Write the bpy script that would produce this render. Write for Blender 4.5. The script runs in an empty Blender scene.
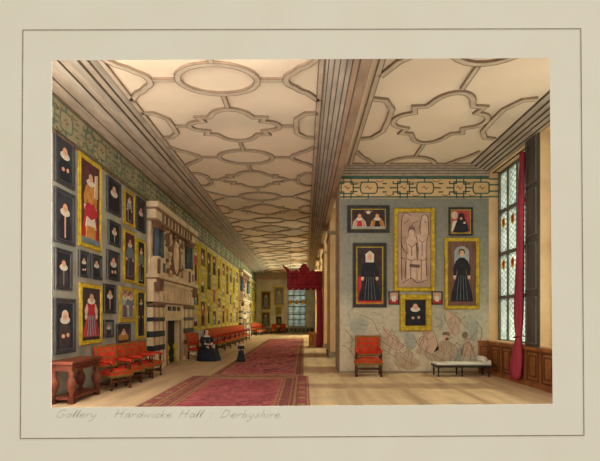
import bpy, bmesh, math, random
from mathutils import Matrix, Vector
R = random.Random(7)
scene = bpy.context.scene
COL = scene.collection
PI = math.pi
F = 450.0; CX = 304.0; CY = 317.0; EYE = 1.75
WX = 5.15          # left wall at x = -WX
RX = 5.75          # window wall
PY = 14.0          # front of the first cross wall
Y0 = 7.16          # room begins behind the mount
Y1 = 48.4          # far wall
CZ = 6.44          # ceiling height
PX = 1.12          # inner end of the cross walls

def lin(c):
    c = c / 255.0
    return c / 12.92 if c <= 0.04045 else ((c + 0.055) / 1.055) ** 2.4

MATS = {}
def mat(name, rgb, rgb2=None, scale=3.0, rough=0.85, bump=0.0, detail=6.0, stretch=None, contrast=0.25, third=None):
    """procedural wash: two tones mixed by noise, object space"""
    if name in MATS: return MATS[name]
    m = bpy.data.materials.new(name); m.use_nodes = True
    nt = m.node_tree; b = nt.nodes['Principled BSDF']
    b.inputs['Roughness'].default_value = rough
    b.inputs['Specular IOR Level'].default_value = 0.15
    if rgb2 is None: rgb2 = tuple(max(0, v * 0.8) for v in rgb)
    tc = nt.nodes.new('ShaderNodeTexCoord'); mp = nt.nodes.new('ShaderNodeMapping')
    nt.links.new(tc.outputs['Object'], mp.inputs['Vector'])
    if stretch: mp.inputs['Scale'].default_value = stretch
    n = nt.nodes.new('ShaderNodeTexNoise'); n.inputs['Scale'].default_value = scale; n.inputs['Detail'].default_value = detail
    nt.links.new(mp.outputs['Vector'], n.inputs['Vector'])
    r = nt.nodes.new('ShaderNodeValToRGB')
    r.color_ramp.elements[0].position = 0.5 - contrast / 1.2; r.color_ramp.elements[1].position = 0.5 + contrast / 1.2
    r.color_ramp.elements[0].color = (*[lin(v) for v in rgb2], 1); r.color_ramp.elements[1].color = (*[lin(v) for v in rgb], 1)
    nt.links.new(n.outputs['Fac'], r.inputs['Fac'])
    out = r.outputs['Color']
    if third:
        n2 = nt.nodes.new('ShaderNodeTexNoise'); n2.inputs['Scale'].default_value = third[1]; n2.inputs['Detail'].default_value = 3
        nt.links.new(tc.outputs['Object'], n2.inputs['Vector'])
        r2 = nt.nodes.new('ShaderNodeValToRGB'); r2.color_ramp.elements[0].position = third[2]; r2.color_ramp.elements[1].position = third[2] + .12
        r2.color_ramp.elements[0].color = (0, 0, 0, 1); r2.color_ramp.elements[1].color = (third[3],) * 3 + (1,)
        nt.links.new(n2.outputs['Fac'], r2.inputs['Fac'])
        mx = nt.nodes.new('ShaderNodeMix'); mx.data_type = 'RGBA'
        nt.links.new(r2.outputs['Color'], mx.inputs['Factor']); nt.links.new(out, mx.inputs['A'])
        mx.inputs['B'].default_value = (*[lin(v) for v in third[0]], 1)
        out = mx.outputs['Result']
    nt.links.new(out, b.inputs['Base Color'])
    if bump:
        bp = nt.nodes.new('ShaderNodeBump'); bp.inputs['Strength'].default_value = bump; bp.inputs['Distance'].default_value = 0.02
        nt.links.new(n.outputs['Fac'], bp.inputs['Height']); nt.links.new(bp.outputs['Normal'], b.inputs['Normal'])
    MATS[name] = m
    return m

# ------------------------------------------------------------------ materials
PAPER = mat('mount_paper', (224, 219, 202), (217, 211, 192), 1.2, contrast=.5)
PENCIL = mat('pencil', (180, 175, 158), (196, 192, 176), 30)
RULE = mat('ruled_ink', (125, 112, 95), (150, 138, 118), 6)
PLASTER = mat('ceiling_plaster', (234, 214, 184), (220, 198, 168), .45, third=((190, 176, 152), .3, .55, .55))
RIB = mat('rib_plaster', (204, 186, 158), (180, 162, 136), 3)
INKLINE = mat('brown_fillet', (126, 104, 84), (150, 126, 102), 4)
INKC = mat('cornice_line', (84, 70, 58), (104, 88, 72), 4)
CORN = mat('cornice_grey', (188, 172, 150), (150, 138, 120), 5, stretch=(1, .25, 1))
CORN2 = mat('cornice_brown', (188, 168, 142), (152, 136, 116), 6, stretch=(1, .25, 1))
CORNB = mat('beam_grey', (178, 164, 142), (140, 128, 112), 5, stretch=(1, .25, 1))
CORNR = mat('beam_brown', (176, 146, 116), (142, 118, 96), 5, stretch=(1, .25, 1))
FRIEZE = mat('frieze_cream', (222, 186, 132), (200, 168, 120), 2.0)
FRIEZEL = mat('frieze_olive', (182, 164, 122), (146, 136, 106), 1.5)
STRAP = mat('strap_green', (66, 96, 84), (88, 112, 94), 6)
STRAPL = mat('strap_olive', (112, 120, 98), (92, 104, 86), 6)
STRAPB = mat('strap_brown', (110, 84, 58), (140, 108, 76), 6)
WALLL = mat('wall_left_wash', (184, 176, 154), (134, 130, 116), 1.6, detail=9, third=((150, 156, 148), .7, .5, .6))
FLOORM = mat('floor_boards', (214, 180, 138), (178, 148, 114), 1.0, stretch=(3, .35, 1), third=((168, 148, 124), .8, .58, .5))
FARW = mat('far_wall_grey', (206, 206, 186), (168, 168, 152), 1.2, detail=9)
JAMB = mat('jamb_cream', (232, 196, 148), (206, 168, 122), 1.5)
PIER = mat('pier_grey', (168, 150, 122), (128, 112, 92), 1.5)
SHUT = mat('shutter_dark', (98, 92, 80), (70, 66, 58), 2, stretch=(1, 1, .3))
OAK = mat('oak_panel', (172, 112, 62), (126, 76, 40), 3, stretch=(1, 1, .4), rough=.6)
OAKD = mat('oak_groove', (88, 50, 28), (108, 66, 38), 3)
LEAD = mat('lead_grey', (116, 114, 102), (92, 90, 82), 4)
TABLE = mat('walnut_red', (128, 68, 46), (84, 44, 32), 4, stretch=(1, .4, 1), rough=.5)
TABLED = mat('walnut_dark', (96, 46, 30), (66, 32, 24), 4, rough=.5)
RED = mat('red_velvet', (206, 64, 38), (160, 40, 28), 5, rough=.9)
TRIM = mat('green_gold_trim', (150, 112, 44), (96, 78, 36), 24)
CHLEG = mat('chair_wood', (84, 48, 30), (50, 30, 22), 6, rough=.6)
GOLD = mat('gilt', (206, 174, 52), (156, 126, 36), 9, rough=.5, bump=.3)
GOLD2 = mat('gilt_olive', (188, 168, 50), (138, 122, 36), 6, rough=.55, bump=.3)
GOLDL = mat('gilt_fillet', (120, 92, 24), (96, 74, 22), 9)
BLACKF = mat('ebony_frame', (70, 66, 62), (50, 48, 48), 5, rough=.8)
BLACKL = mat('ebony_edge', (104, 100, 92), (84, 80, 76), 5)
INK = mat('paint_black', (50, 48, 50), (38, 38, 42), 5)
INKB = mat('paint_blueblack', (66, 68, 70), (48, 50, 54), 5)
DKBG = mat('paint_umber', (76, 62, 58), (56, 46, 46), 3)
MAROON = mat('paint_maroon', (104, 62, 60), (72, 44, 48), 4)
BROWNBG = mat('paint_brown', (128, 94, 78), (98, 70, 60), 4, stretch=(4, .5, 1))
SEPIA = mat('paint_sepia', (190, 158, 134), (158, 128, 108), 3)
SEPIAD = mat('paint_sepia_line', (92, 72, 64), (116, 92, 80), 5)
SEPIAL = mat('paint_sepia_light', (208, 178, 152), (186, 154, 130), 4)
FLESH = mat('paint_flesh', (222, 170, 134), (200, 144, 112), 8)
LACE = mat('paint_lace', (220, 208, 184), (190, 178, 156), 14)
CRIM = mat('paint_crimson', (196, 56, 54), (160, 44, 50), 5)
ROSE = mat('paint_rose', (184, 76, 76), (150, 56, 62), 5)
OCH = mat('paint_ochre', (204, 144, 70), (170, 112, 50), 6)
SLATE = mat('paint_slate', (124, 132, 132), (92, 100, 104), 5)
PALEB = mat('paint_paleblue', (168, 172, 162), (134, 140, 138), 5)
HAIRP = mat('paint_hair', (96, 66, 44), (70, 48, 36), 6)
MARB = mat('chimney_stone', (226, 200, 160), (196, 168, 132), 2.2, third=((168, 144, 116), 1.4, .56, .6))
MARBD = mat('chimney_dark_line', (128, 98, 74), (150, 118, 90), 4)  # darker brown for the chimneypiece mouldings and strips
MARBB = mat('chimney_brown', (132, 96, 72), (104, 74, 58), 4)
BANDK = mat('black_marble', (44, 50, 54), (30, 36, 40), 4, rough=.4)
COLB = mat('blue_marble', (92, 100, 104), (66, 72, 80), 4, stretch=(3, 3, .5), rough=.4)
HEARTH = mat('hearth_dark', (60, 52, 46), (44, 40, 38), 3)  # dark brown for the back of the fire opening
BRASS = mat('brass', (216, 184, 40), (176, 142, 24), 8, rough=.45)
RUGR = mat('rug_red', (192, 100, 98), (150, 72, 76), 2.2, detail=10, stretch=(1, .5, 1), third=((136, 64, 68), 5, .52, .8), rough=.95)
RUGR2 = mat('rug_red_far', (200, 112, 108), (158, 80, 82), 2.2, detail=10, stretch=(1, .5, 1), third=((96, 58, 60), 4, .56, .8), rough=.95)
RUGB = mat('rug_border', (158, 98, 84), (118, 66, 66), 7, detail=8, rough=.95)
RUGY = mat('rug_buff_line', (186, 146, 96), (150, 104, 78), 9, rough=.95)
RUGD = mat('rug_dark_tuft', (110, 54, 60), (86, 44, 52), 7, rough=.95)
RUGL = mat('rug_pale_tuft', (198, 118, 108), (176, 96, 92), 7, rough=.95)
CURT = mat('crimson_curtain', (184, 70, 82), (136, 44, 58), 2, stretch=(3, 3, .3), rough=.9)
CANOPY = mat('canopy_velvet', (160, 46, 56), (112, 30, 42), 4, rough=.9)
LINEN = mat('white_linen', (232, 226, 208), (208, 202, 184), 2, rough=.9)
DKWOOD = mat('dark_stained_wood', (64, 54, 46), (44, 38, 34), 4, rough=.6)
SKIN = mat('skin', (224, 178, 146), (214, 164, 132), 6)
DRESS = mat('black_silk', (42, 44, 52), (26, 28, 34), 4, rough=.6)
HAIR = mat('dark_hair', (62, 44, 34), (44, 32, 26), 8)
CABM = mat('cabinet_wood', (218, 156, 90), (180, 120, 66), 4, rough=.6)
BADGE = mat('amber_glass', (226, 186, 50), (206, 130, 40), 8)
MURG = mat('mural_greyblue', (172, 170, 150), (152, 152, 136), 3)
MURP = mat('mural_pink', (206, 170, 144), (186, 158, 134), 3)
MURT = mat('mural_tan', (190, 168, 138), (176, 152, 124), 3)
MURL = mat('mural_line', (118, 96, 78), (146, 124, 102), 7)

def glassmat(name, rgb, tr=.5):
    m = bpy.data.materials.new(name); m.use_nodes = True; nt = m.node_tree
    nt.nodes.remove(nt.nodes['Principled BSDF']); out = nt.nodes['Material Output']
    t = nt.nodes.new('ShaderNodeBsdfTransparent'); d = nt.nodes.new('ShaderNodeBsdfTranslucent'); g = nt.nodes.new('ShaderNodeBsdfDiffuse')
    t.inputs['Color'].default_value = (*[lin(v) for v in rgb], 1)
    n = nt.nodes.new('ShaderNodeTexNoise'); n.inputs['Scale'].default_value = 2.2
    tc = nt.nodes.new('ShaderNodeTexCoord'); nt.links.new(tc.outputs['Object'], n.inputs['Vector'])
    r = nt.nodes.new('ShaderNodeValToRGB'); r.color_ramp.elements[0].position = .35; r.color_ramp.elements[1].position = .65
    r.color_ramp.elements[0].color = (*[lin(v * .8) for v in rgb], 1); r.color_ramp.elements[1].color = (*[lin(v) for v in rgb], 1)
    nt.links.new(n.outputs['Fac'], r.inputs['Fac']); nt.links.new(r.outputs['Color'], d.inputs['Color']); nt.links.new(r.outputs['Color'], g.inputs['Color'])
    a = nt.nodes.new('ShaderNodeMixShader'); a.inputs[0].default_value = .5
    nt.links.new(d.outputs[0], a.inputs[1]); nt.links.new(g.outputs[0], a.inputs[2])
    b = nt.nodes.new('ShaderNodeMixShader'); b.inputs[0].default_value = tr
    nt.links.new(a.outputs[0], b.inputs[1]); nt.links.new(t.outputs[0], b.inputs[2])
    nt.links.new(b.outputs[0], out.inputs['Surface'])
    return m
GLASS = glassmat('old_window_glass', (184, 192, 184), .55)

# partition wash: grey above, pale plaster below, blotchy
def partition_mat():
    m = bpy.data.materials.new('cross_wall_wash'); m.use_nodes = True; nt = m.node_tree; b = nt.nodes['Principled BSDF']
    b.inputs['Roughness'].default_value = .9; b.inputs['Specular IOR Level'].default_value = .1
    tc = nt.nodes.new('ShaderNodeTexCoord'); sp = nt.nodes.new('ShaderNodeSeparateXYZ'); nt.links.new(tc.outputs['Object'], sp.inputs[0])
    n = nt.nodes.new('ShaderNodeTexNoise'); n.inputs['Scale'].default_value = 1.3; n.inputs['Detail'].default_value = 9; nt.links.new(tc.outputs['Object'], n.inputs['Vector'])
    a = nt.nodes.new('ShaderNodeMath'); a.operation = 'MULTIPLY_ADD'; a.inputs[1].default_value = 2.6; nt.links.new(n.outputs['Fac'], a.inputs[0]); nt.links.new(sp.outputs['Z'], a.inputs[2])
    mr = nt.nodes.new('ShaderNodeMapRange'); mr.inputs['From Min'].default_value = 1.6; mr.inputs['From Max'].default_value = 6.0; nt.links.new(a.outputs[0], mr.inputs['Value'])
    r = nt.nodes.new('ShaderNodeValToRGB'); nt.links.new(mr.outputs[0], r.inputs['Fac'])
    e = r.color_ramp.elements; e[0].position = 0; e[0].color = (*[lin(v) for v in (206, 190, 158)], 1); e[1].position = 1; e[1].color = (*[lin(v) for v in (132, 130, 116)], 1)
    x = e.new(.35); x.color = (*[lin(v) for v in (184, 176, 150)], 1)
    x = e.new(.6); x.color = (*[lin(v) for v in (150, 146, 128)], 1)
    n2 = nt.nodes.new('ShaderNodeTexNoise'); n2.inputs['Scale'].default_value = 9; n2.inputs['Detail'].default_value = 8; nt.links.new(tc.outputs['Object'], n2.inputs['Vector'])
    mr2 = nt.nodes.new('ShaderNodeMapRange'); mr2.inputs['From Min'].default_value = .3; mr2.inputs['From Max'].default_value = .7; mr2.inputs['To Min'].default_value = .82; mr2.inputs['To Max'].default_value = 1.08
    nt.links.new(n2.outputs['Fac'], mr2.inputs['Value'])
    mx = nt.nodes.new('ShaderNodeVectorMath'); mx.operation = 'SCALE'; nt.links.new(r.outputs['Color'], mx.inputs[0]); nt.links.new(mr2.outputs[0], mx.inputs['Scale'])
    nt.links.new(mx.outputs[0], b.inputs['Base Color'])
    return m
PART = partition_mat()

# ------------------------------------------------------------------ mesh builder
class MB:
    def __init__(s, M=None):
        s.v = []; s.f = []; s.mi = []; s.mats = []; s.M = M or Matrix(); s.sm = []
    def m(s, mt):
        if mt not in s.mats: s.mats.append(mt)
        return s.mats.index(mt)
    def add(s, vs, fs, mt, smooth=False):
        o = len(s.v); i = s.m(mt)
        s.v += [tuple(s.M @ Vector(p)) for p in vs]
        for f in fs: s.f.append(tuple(o + k for k in f)); s.mi.append(i); s.sm.append(smooth)
        return s
    def box(s, x0, x1, y0, y1, z0, z1, mt):
        vs = [(x, y, z) for z in (z0, z1) for y in (y0, y1) for x in (x0, x1)]
        return s.add(vs, [(0, 2, 3, 1), (4, 5, 7, 6), (0, 1, 5, 4), (2, 6, 7, 3), (0, 4, 6, 2), (1, 3, 7, 5)], mt)
    def prism(s, pts, z0, z1, mt, smooth=False):
        """2-D outline in local xy, thickness in local z"""
        a = sum(pts[i][0] * pts[(i + 1) % len(pts)][1] - pts[(i + 1) % len(pts)][0] * pts[i][1] for i in range(len(pts)))
        if a < 0: pts = pts[::-1]
        n = len(pts)
        vs = [(x, y, z0) for x, y in pts] + [(x, y, z1) for x, y in pts]
        fs = [tuple(range(n))[::-1], tuple(range(n, 2 * n))] + [(i, (i + 1) % n, n + (i + 1) % n, n + i) for i in range(n)]
        return s.add(vs, fs, mt, smooth)
    def disc(s, cx, cy, rx, ry, z0, z1, mt, n=16, rot=0):
        c, q = math.cos(rot), math.sin(rot)
        P = [(rx * math.cos(2 * PI * k / n), ry * math.sin(2 * PI * k / n)) for k in range(n)]
        return s.prism([(cx + x * c - y * q, cy + x * q + y * c) for x, y in P], z0, z1, mt)
    def ell(s, c, r, mt, n=14, m=9, smooth=True):
        vs = [(c[0], c[1], c[2] - r[2])]
        for j in range(1, m):
            t = -PI / 2 + PI * j / m
            vs += [(c[0] + r[0] * math.cos(t) * math.cos(2 * PI * k / n), c[1] + r[1] * math.cos(t) * math.sin(2 * PI * k / n), c[2] + r[2] * math.sin(t)) for k in range(n)]
        vs.append((c[0], c[1], c[2] + r[2])); L = len(vs) - 1; fs = []
        for k in range(n):
            fs.append((0, 1 + (k + 1) % n, 1 + k)); fs.append((L, L - n + k, L - n + (k + 1) % n))
            for j in range(m - 2):
                a = 1 + j * n; fs.append((a + k, a + (k + 1) % n, a + n + (k + 1) % n, a + n + k))
        return s.add(vs, fs, mt, smooth)
    def lathe(s, prof, mt, c=(0, 0, 0), n=16, smooth=True, sx=1, sy=1):
        """prof: (radius, z) upwards"""
        vs = []
        for r, z in prof: vs += [(c[0] + sx * r * math.cos(2 * PI * k / n), c[1] + sy * r * math.sin(2 * PI * k / n), c[2] + z) for k in range(n)]
        fs = [(j * n + k, j * n + (k + 1) % n, (j + 1) * n + (k + 1) % n, (j + 1) * n + k) for j in range(len(prof) - 1) for k in range(n)]
        fs.append(tuple(range(n))[::-1]); fs.append(tuple(range(len(vs) - n, len(vs))))
        return s.add(vs, fs, mt, smooth)
    def tube(s, pts, r, mt, n=8):
        pts = [Vector(p) for p in pts]; rs = r if isinstance(r, (list, tuple)) else [r] * len(pts); vs = []
        for i, p in enumerate(pts):
            d = (pts[min(i + 1, len(pts) - 1)] - pts[max(i - 1, 0)]).normalized()
            a = d.orthogonal().normalized() if i == 0 else (a - a.dot(d) * d).normalized()
            b = d.cross(a)
            vs += [tuple(p + rs[i] * (math.cos(2 * PI * k / n) * a + math.sin(2 * PI * k / n) * b)) for k in range(n)]
        fs = [(j * n + k, j * n + (k + 1) % n, (j + 1) * n + (k + 1) % n, (j + 1) * n + k) for j in range(len(pts) - 1) for k in range(n)]
        fs.append(tuple(range(n))[::-1]); fs.append(tuple(range(len(vs) - n, len(vs))))
        return s.add(vs, fs, mt, True)
    def ribbon(s, pts, w, z0, z1, mt, closed=False, off=0.0):
        """flat bar following a 2-D polyline, mitred"""
        n = len(pts); P = [Vector(p) for p in pts]; L = []; Rr = []
        for i in range(n):
            if closed: a, b, c = P[i - 1], P[i], P[(i + 1) % n]
            else: a, b, c = P[max(i - 1, 0)], P[i], P[min(i + 1, n - 1)]
            d1 = (b - a); d2 = (c - b)
            d1 = d1.normalized() if d1.length > 1e-6 else d2.normalized()
            d2 = d2.normalized() if d2.length > 1e-6 else d1
            n1 = Vector((-d1.y, d1.x)); n2 = Vector((-d2.y, d2.x)); mm = n1 + n2
            mm = n1 if mm.length < 1e-4 else mm.normalized()
            k = 1 / max(.45, mm.dot(n1))
            L.append(b + mm * (off + w / 2) * k); Rr.append(b + mm * (off - w / 2) * k)
        vs = [(p.x, p.y, z0) for p in L] + [(p.x, p.y, z0) for p in Rr] + [(p.x, p.y, z1) for p in L] + [(p.x, p.y, z1) for p in Rr]
        fs = []
        for i in range(n if closed else n - 1):
            j = (i + 1) % n
            fs += [(n + i, n + j, j, i), (2 * n + i, 2 * n + j, 3 * n + j, 3 * n + i), (i, j, 2 * n + j, 2 * n + i), (n + j, n + i, 3 * n + i, 3 * n + j)]
        if not closed:
            fs += [(0, 2 * n, 3 * n, n), (n - 1, 2 * n - 1, 4 * n - 1, 3 * n - 1)]
        return s.add(vs, fs, mt)
    def build(s, name, parent=None, kind=None, bevel=0, clip=None):
        me = bpy.data.meshes.new(name); me.from_pydata(s.v, [], s.f)
        for mt in s.mats: me.materials.append(mt)
        me.polygons.foreach_set('material_index', s.mi); me.polygons.foreach_set('use_smooth', s.sm)
        bm = bmesh.new(); bm.from_mesh(me); bmesh.ops.recalc_face_normals(bm, faces=bm.faces)
        if clip:
            for co_, no_ in clip: bmesh.ops.bisect_plane(bm, geom=bm.verts[:] + bm.edges[:] + bm.faces[:], plane_co=co_, plane_no=no_, clear_outer=True)
        bm.to_mesh(me); bm.free()
        o = bpy.data.objects.new(name, me); COL.objects.link(o)
        if parent: o.parent = parent
        if kind: o['kind'] = kind
        if bevel:
            b = o.modifiers.new('bevel', 'BEVEL'); b.width = bevel; b.segments = 2; b.limit_method = 'ANGLE'
        return o

def tag(o, label, cat, group=None):
    o['label'] = label; o['category'] = cat
    if group: o['group'] = group
    return o
def thing(name, label, cat, M=None, group=None):
    o = bpy.data.objects.new(name, None); COL.objects.link(o); o.empty_display_size = .1
    if M is not None: o.matrix_world = M
    return tag(o, label, cat, group)
def copy_tree(o, M=None, parent=None, label=None):
    c = o.copy(); COL.objects.link(c)
    if parent: c.parent = parent
    if M is not None: c.matrix_world = M
    if label: c['label'] = label
    for ch in list(o.children): copy_tree(ch, None, c)
    return c
def frameM(o, U, V, N):
    return Matrix(((U[0], V[0], N[0], o[0]), (U[1], V[1], N[1], o[1]), (U[2], V[2], N[2], o[2]), (0, 0, 0, 1)))
def leftM(y, z, x=-WX): return frameM((x, y, z), (0, 1, 0), (0, 0, 1), (1, 0, 0))
def facM(x, z, y=PY): return frameM((x, y, z), (1, 0, 0), (0, 0, 1), (0, -1, 0))
def rightM(y, z, x=RX): return frameM((x, y, z), (0, -1, 0), (0, 0, 1), (-1, 0, 0))
def upM(x, y, z, a=0, s=1.0): return Matrix.Translation((x, y, z)) @ Matrix.Rotation(a, 4, 'Z') @ Matrix.Scale(s, 4)

# ------------------------------------------------------------------ camera
cam = bpy.data.cameras.new('camera'); co = bpy.data.objects.new('camera', cam); COL.objects.link(co)
co.location = (0, 0, EYE); co.rotation_euler = (PI / 2, 0, 0)
cam.sensor_width = 36; cam.lens = 36 * F / 600; cam.shift_x = -(CX - 300) / 600; cam.shift_y = (CY - 230.5) / 600
cam.clip_end = 200
scene.camera = co

# ------------------------------------------------------------------ the paper mount
BY = 7.10
def bp(px, py): s = F / BY; return ((px - CX) / s, EYE + (CY - py) / s)
outer = [(-7.6, -2.2), (7.4, -2.2), (7.4, 9.2), (-7.6, 9.2)]
inner = [bp(51.5, 407.5), bp(552.7, 404), bp(549.7, 58), bp(52, 60.3)]
mount = thing('paper_mount', 'cream paper mount with a cut opening around the gallery view', 'picture mount', facM(0, 0, BY))
mb = MB()
vs = [(x, y, 0) for x, y in outer + inner] + [(x, y, -.002) for x, y in outer + inner]
fs = []
for i in range(4):
    j = (i + 1) % 4
    fs += [(i, j, 4 + j, 4 + i), (8 + j, 8 + i, 12 + i, 12 + j), (j, i, 8 + i, 8 + j), (4 + i, 4 + j, 12 + j, 12 + i)]
mb.add(vs, fs, PAPER); mb.build('board', mount)
mb = MB(); mb.ribbon([bp(20.5, 438.5), bp(584, 435.3), bp(580.8, 28.7), bp(23, 30)], .017, 0, .0005, RULE, True); mb.build('ruled_border', mount)
GL = {
 'G': (1.5, [[(1.3, 1.6), (.9, 2), (.4, 1.8), (.1, 1), (.4, .1), (.9, 0), (1.2, .4), (1.25, .9), (.8, .9)]]),
 'a': (1.05, [[(.8, .9), (.4, 1), (.1, .5), (.35, 0), (.75, .4), (.8, 1), (.8, .2), (1, 0)]]),
 'l': (.55, [[(.1, .2), (.4, 1.5), (.35, 2), (.2, 1.6), (.2, .2), (.4, 0)]]),
 'e': (.9, [[(.1, .5), (.7, .6), (.6, 1), (.2, .9), (.1, .3), (.4, 0), (.8, .2)]]),
 'r': (.85, [[(.1, 1), (.2, 0), (.25, .7), (.6, 1), (.7, .85)]]),
 'y': (1.0, [[(.1, 1), (.15, .3), (.5, .1), (.8, 1), (.7, -.4), (.4, -1), (.1, -.7)]]),
 'H': (1.5, [[(.1, 0), (.2, 2)], [(1, 0), (1.1, 2)], [(.1, 1), (1.1, 1.05)]]),
 'd': (1.05, [[(.75, .8), (.4, 1), (.1, .5), (.35, 0), (.75, .4), (.8, 2), (.8, .2), (1, 0)]]),
 'w': (1.3, [[(.1, 1), (.2, .1), (.6, .8), (.8, .1), (1.1, 1)]]),
 'i': (.5, [[(.2, 1), (.2, .1), (.4, 0)], [(.3, 1.5), (.32, 1.6)]]),
 'c': (.85, [[(.7, .8), (.4, 1), (.1, .5), (.3, 0), (.75, .2)]]),
 'k': (.9, [[(.15, 2), (.1, 0)], [(.7, 1), (.15, .5), (.75, 0)]]),
 'D': (1.5, [[(.2, 2), (.1, 0), (.8, .2), (1.2, 1), (.9, 1.8), (.2, 2)]]),
 'b': (.95, [[(.2, 2), (.1, .1), (.6, 0), (.8, .5), (.5, .9), (.15, .6)]]),
 's': (.85, [[(.7, .9), (.4, 1), (.3, .7), (.6, .4), (.4, 0), (.05, .1)]]),
 'h': (.9, [[(.2, 2), (.1, 0), (.3, .8), (.6, .95), (.65, .1), (.85, 0)]]),
 '.': (.5, [[(.15, 0), (.25, .12)]]), ':': (.6, [[(.15, 0), (.25, .12)], [(.25, .8), (.35, .92)]]), ' ': (1.1, [])}
TXT = 'Gallery . Hardwicke Hall : Derbyshire.'
tot = sum(GL[c][0] for c in TXT); x0, zb = bp(55, 417.3); x1, _ = bp(283, 416); k = (x1 - x0) / tot; kh = .060
mb = MB(); x = x0
for c in TXT:
    if c == ' ' and mb.v: mb.build('caption_word', mount); mb = MB()
    adv, st = GL[c]
    for line in st: mb.ribbon([(x + (px + .3 * py) * k, zb + py * kh) for px, py in line], .012, 0, .0004, PENCIL)
    x += adv * k
mb.build('caption_word', mount)

# ------------------------------------------------------------------ room shell
mb = MB(); mb.box(-WX - .4, RX + .4, Y0, Y1 + .4, -.2, 0, FLOORM); mb.build('floor', kind='structure')
mb = MB(); mb.box(-WX - .4, -WX, Y0, Y1 + .4, 0, CZ, WALLL); wl = mb.build('wall_left', kind='structure')
ceiling = MB(); ceiling.box(-WX - .4, RX + .4, Y0, Y1 + .4, CZ, CZ + .2, PLASTER); ceiling = ceiling.build('ceiling', kind='structure')

# ceiling strapwork
def arc(cx, cy, rx, ry, a0, a1, n=8):
    return [(cx + rx * math.cos(math.radians(a0 + (a1 - a0) * k / n)), cy + ry * math.sin(math.radians(a0 + (a1 - a0) * k / n))) for k in range(n + 1)]
def quatre(cx, cy, w=1.0, h=.95):
    q = arc(.80 * w, 0, .30 * w, .26 * h, 0, 75, 5) + [(.70 * w, .30 * h), (.78 * w, .5 * h), (.52 * w, .52 * h)] + arc(0, .45 * h, .48 * w, .5 * h, 20, 90, 6)
    Q = q + [(-x, y) for x, y in q[::-1][1:]] + [(-x, -y) for x, y in q[1:]] + [(x, -y) for x, y in q[::-1][1:-1]]
    return [(cx + x, cy + y) for x, y in Q]
def oval(cx, cy, rx, ry, n=26): return [(cx + rx * math.cos(2 * PI * k / n), cy + ry * math.sin(2 * PI * k / n)) for k in range(n)]
ribM = frameM((0, 0, CZ), (1, 0, 0), (0, -1, 0), (0, 0, -1))   # local y = -world Y
rib = MB(ribM); fil = MB(ribM)
def strap(pts, closed=False, w=.115):
    p = [(x, -y) for x, y in pts]
    rib.ribbon(p, w, 0, .045, RIB, closed)
    for s in (-1, 1): fil.ribbon(p, .017, 0, .049, INKLINE, closed, off=s * w * .5)
def pattern(xl, xr, ys0, n, ymax, per=4.3, ky=1.0, qw=1.0):
    global rib, fil
    cx = (xl + xr) / 2; hw = (xr - xl) / 2
    for i in range(n):
        ye = ys0 + per * i; yq = ye + per / 2
        strap(oval(cx, ye, .78, .56 * ky), True)
        for s in (-1, 1):
            strap([(cx + s * .84, ye), (cx + s * (hw - .80), ye)], w=.09)
            xe = cx + s * (hw - .06)
            strap([(xe, ye - .85 * ky), (xe - s * .25, ye - .52 * ky), (xe - s * .40, ye - .42 * ky)] + [(xe - s * x, y) for x, y in arc(.40, ye, .28, .3 * ky, -65, 65, 6)] + [(xe - s * .40, ye + .42 * ky), (xe - s * .25, ye + .52 * ky), (xe, ye + .85 * ky)])
        strap([(cx, ye + .62 * ky), (cx, yq - 1.0 * ky)], w=.09)
        strap([(x, yq + (y - yq) * ky) for x, y in quatre(cx, yq, qw)], True)
        for s in (-1, 1):
            strap([(cx + s * 1.16 * qw, yq), (cx + s * (hw - .64), yq)], w=.09)
            xe = cx + s * (hw - .06)
            strap([(xe, yq - .72 * ky), (xe - s * .28, yq - .68 * ky), (xe - s * .5, yq - .4 * ky), (xe - s * .52, yq), (xe - s * .5, yq + .4 * ky), (xe - s * .28, yq + .68 * ky), (xe, yq + .72 * ky)])
        strap([(cx, yq + 1.0 * ky), (cx, yq + per / 2 - .62 * ky)], w=.09)
    CL = [((0, Y0 + .02, 0), (0, -1, 0)), ((0, ymax, 0), (0, 1, 0))]
    rib.build('ceiling_strapwork', ceiling, clip=CL); fil.build('strapwork_edge', ceiling, clip=CL)
    rib = MB(ribM); fil = MB(ribM)
pattern(-3.78, .38, 4.55, 11, Y1 - .6)
pattern(1.42, 5.05, 7.45, 2, PY - .28, 6.5, 1.5, 1.0)
strap([(1.42, Y0), (1.42, PY - .27), (5.1, PY - .27)], w=.10)
strap([(-3.70, Y0), (-3.70, Y1 - .5), (.32, Y1 - .5), (.32, Y0)], w=.1)
CL = [((0, Y0 + .02, 0), (0, -1, 0))]
rib.build('ceiling_strapwork', ceiling, clip=CL); fil.build('strapwork_edge', ceiling, clip=CL)

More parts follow.
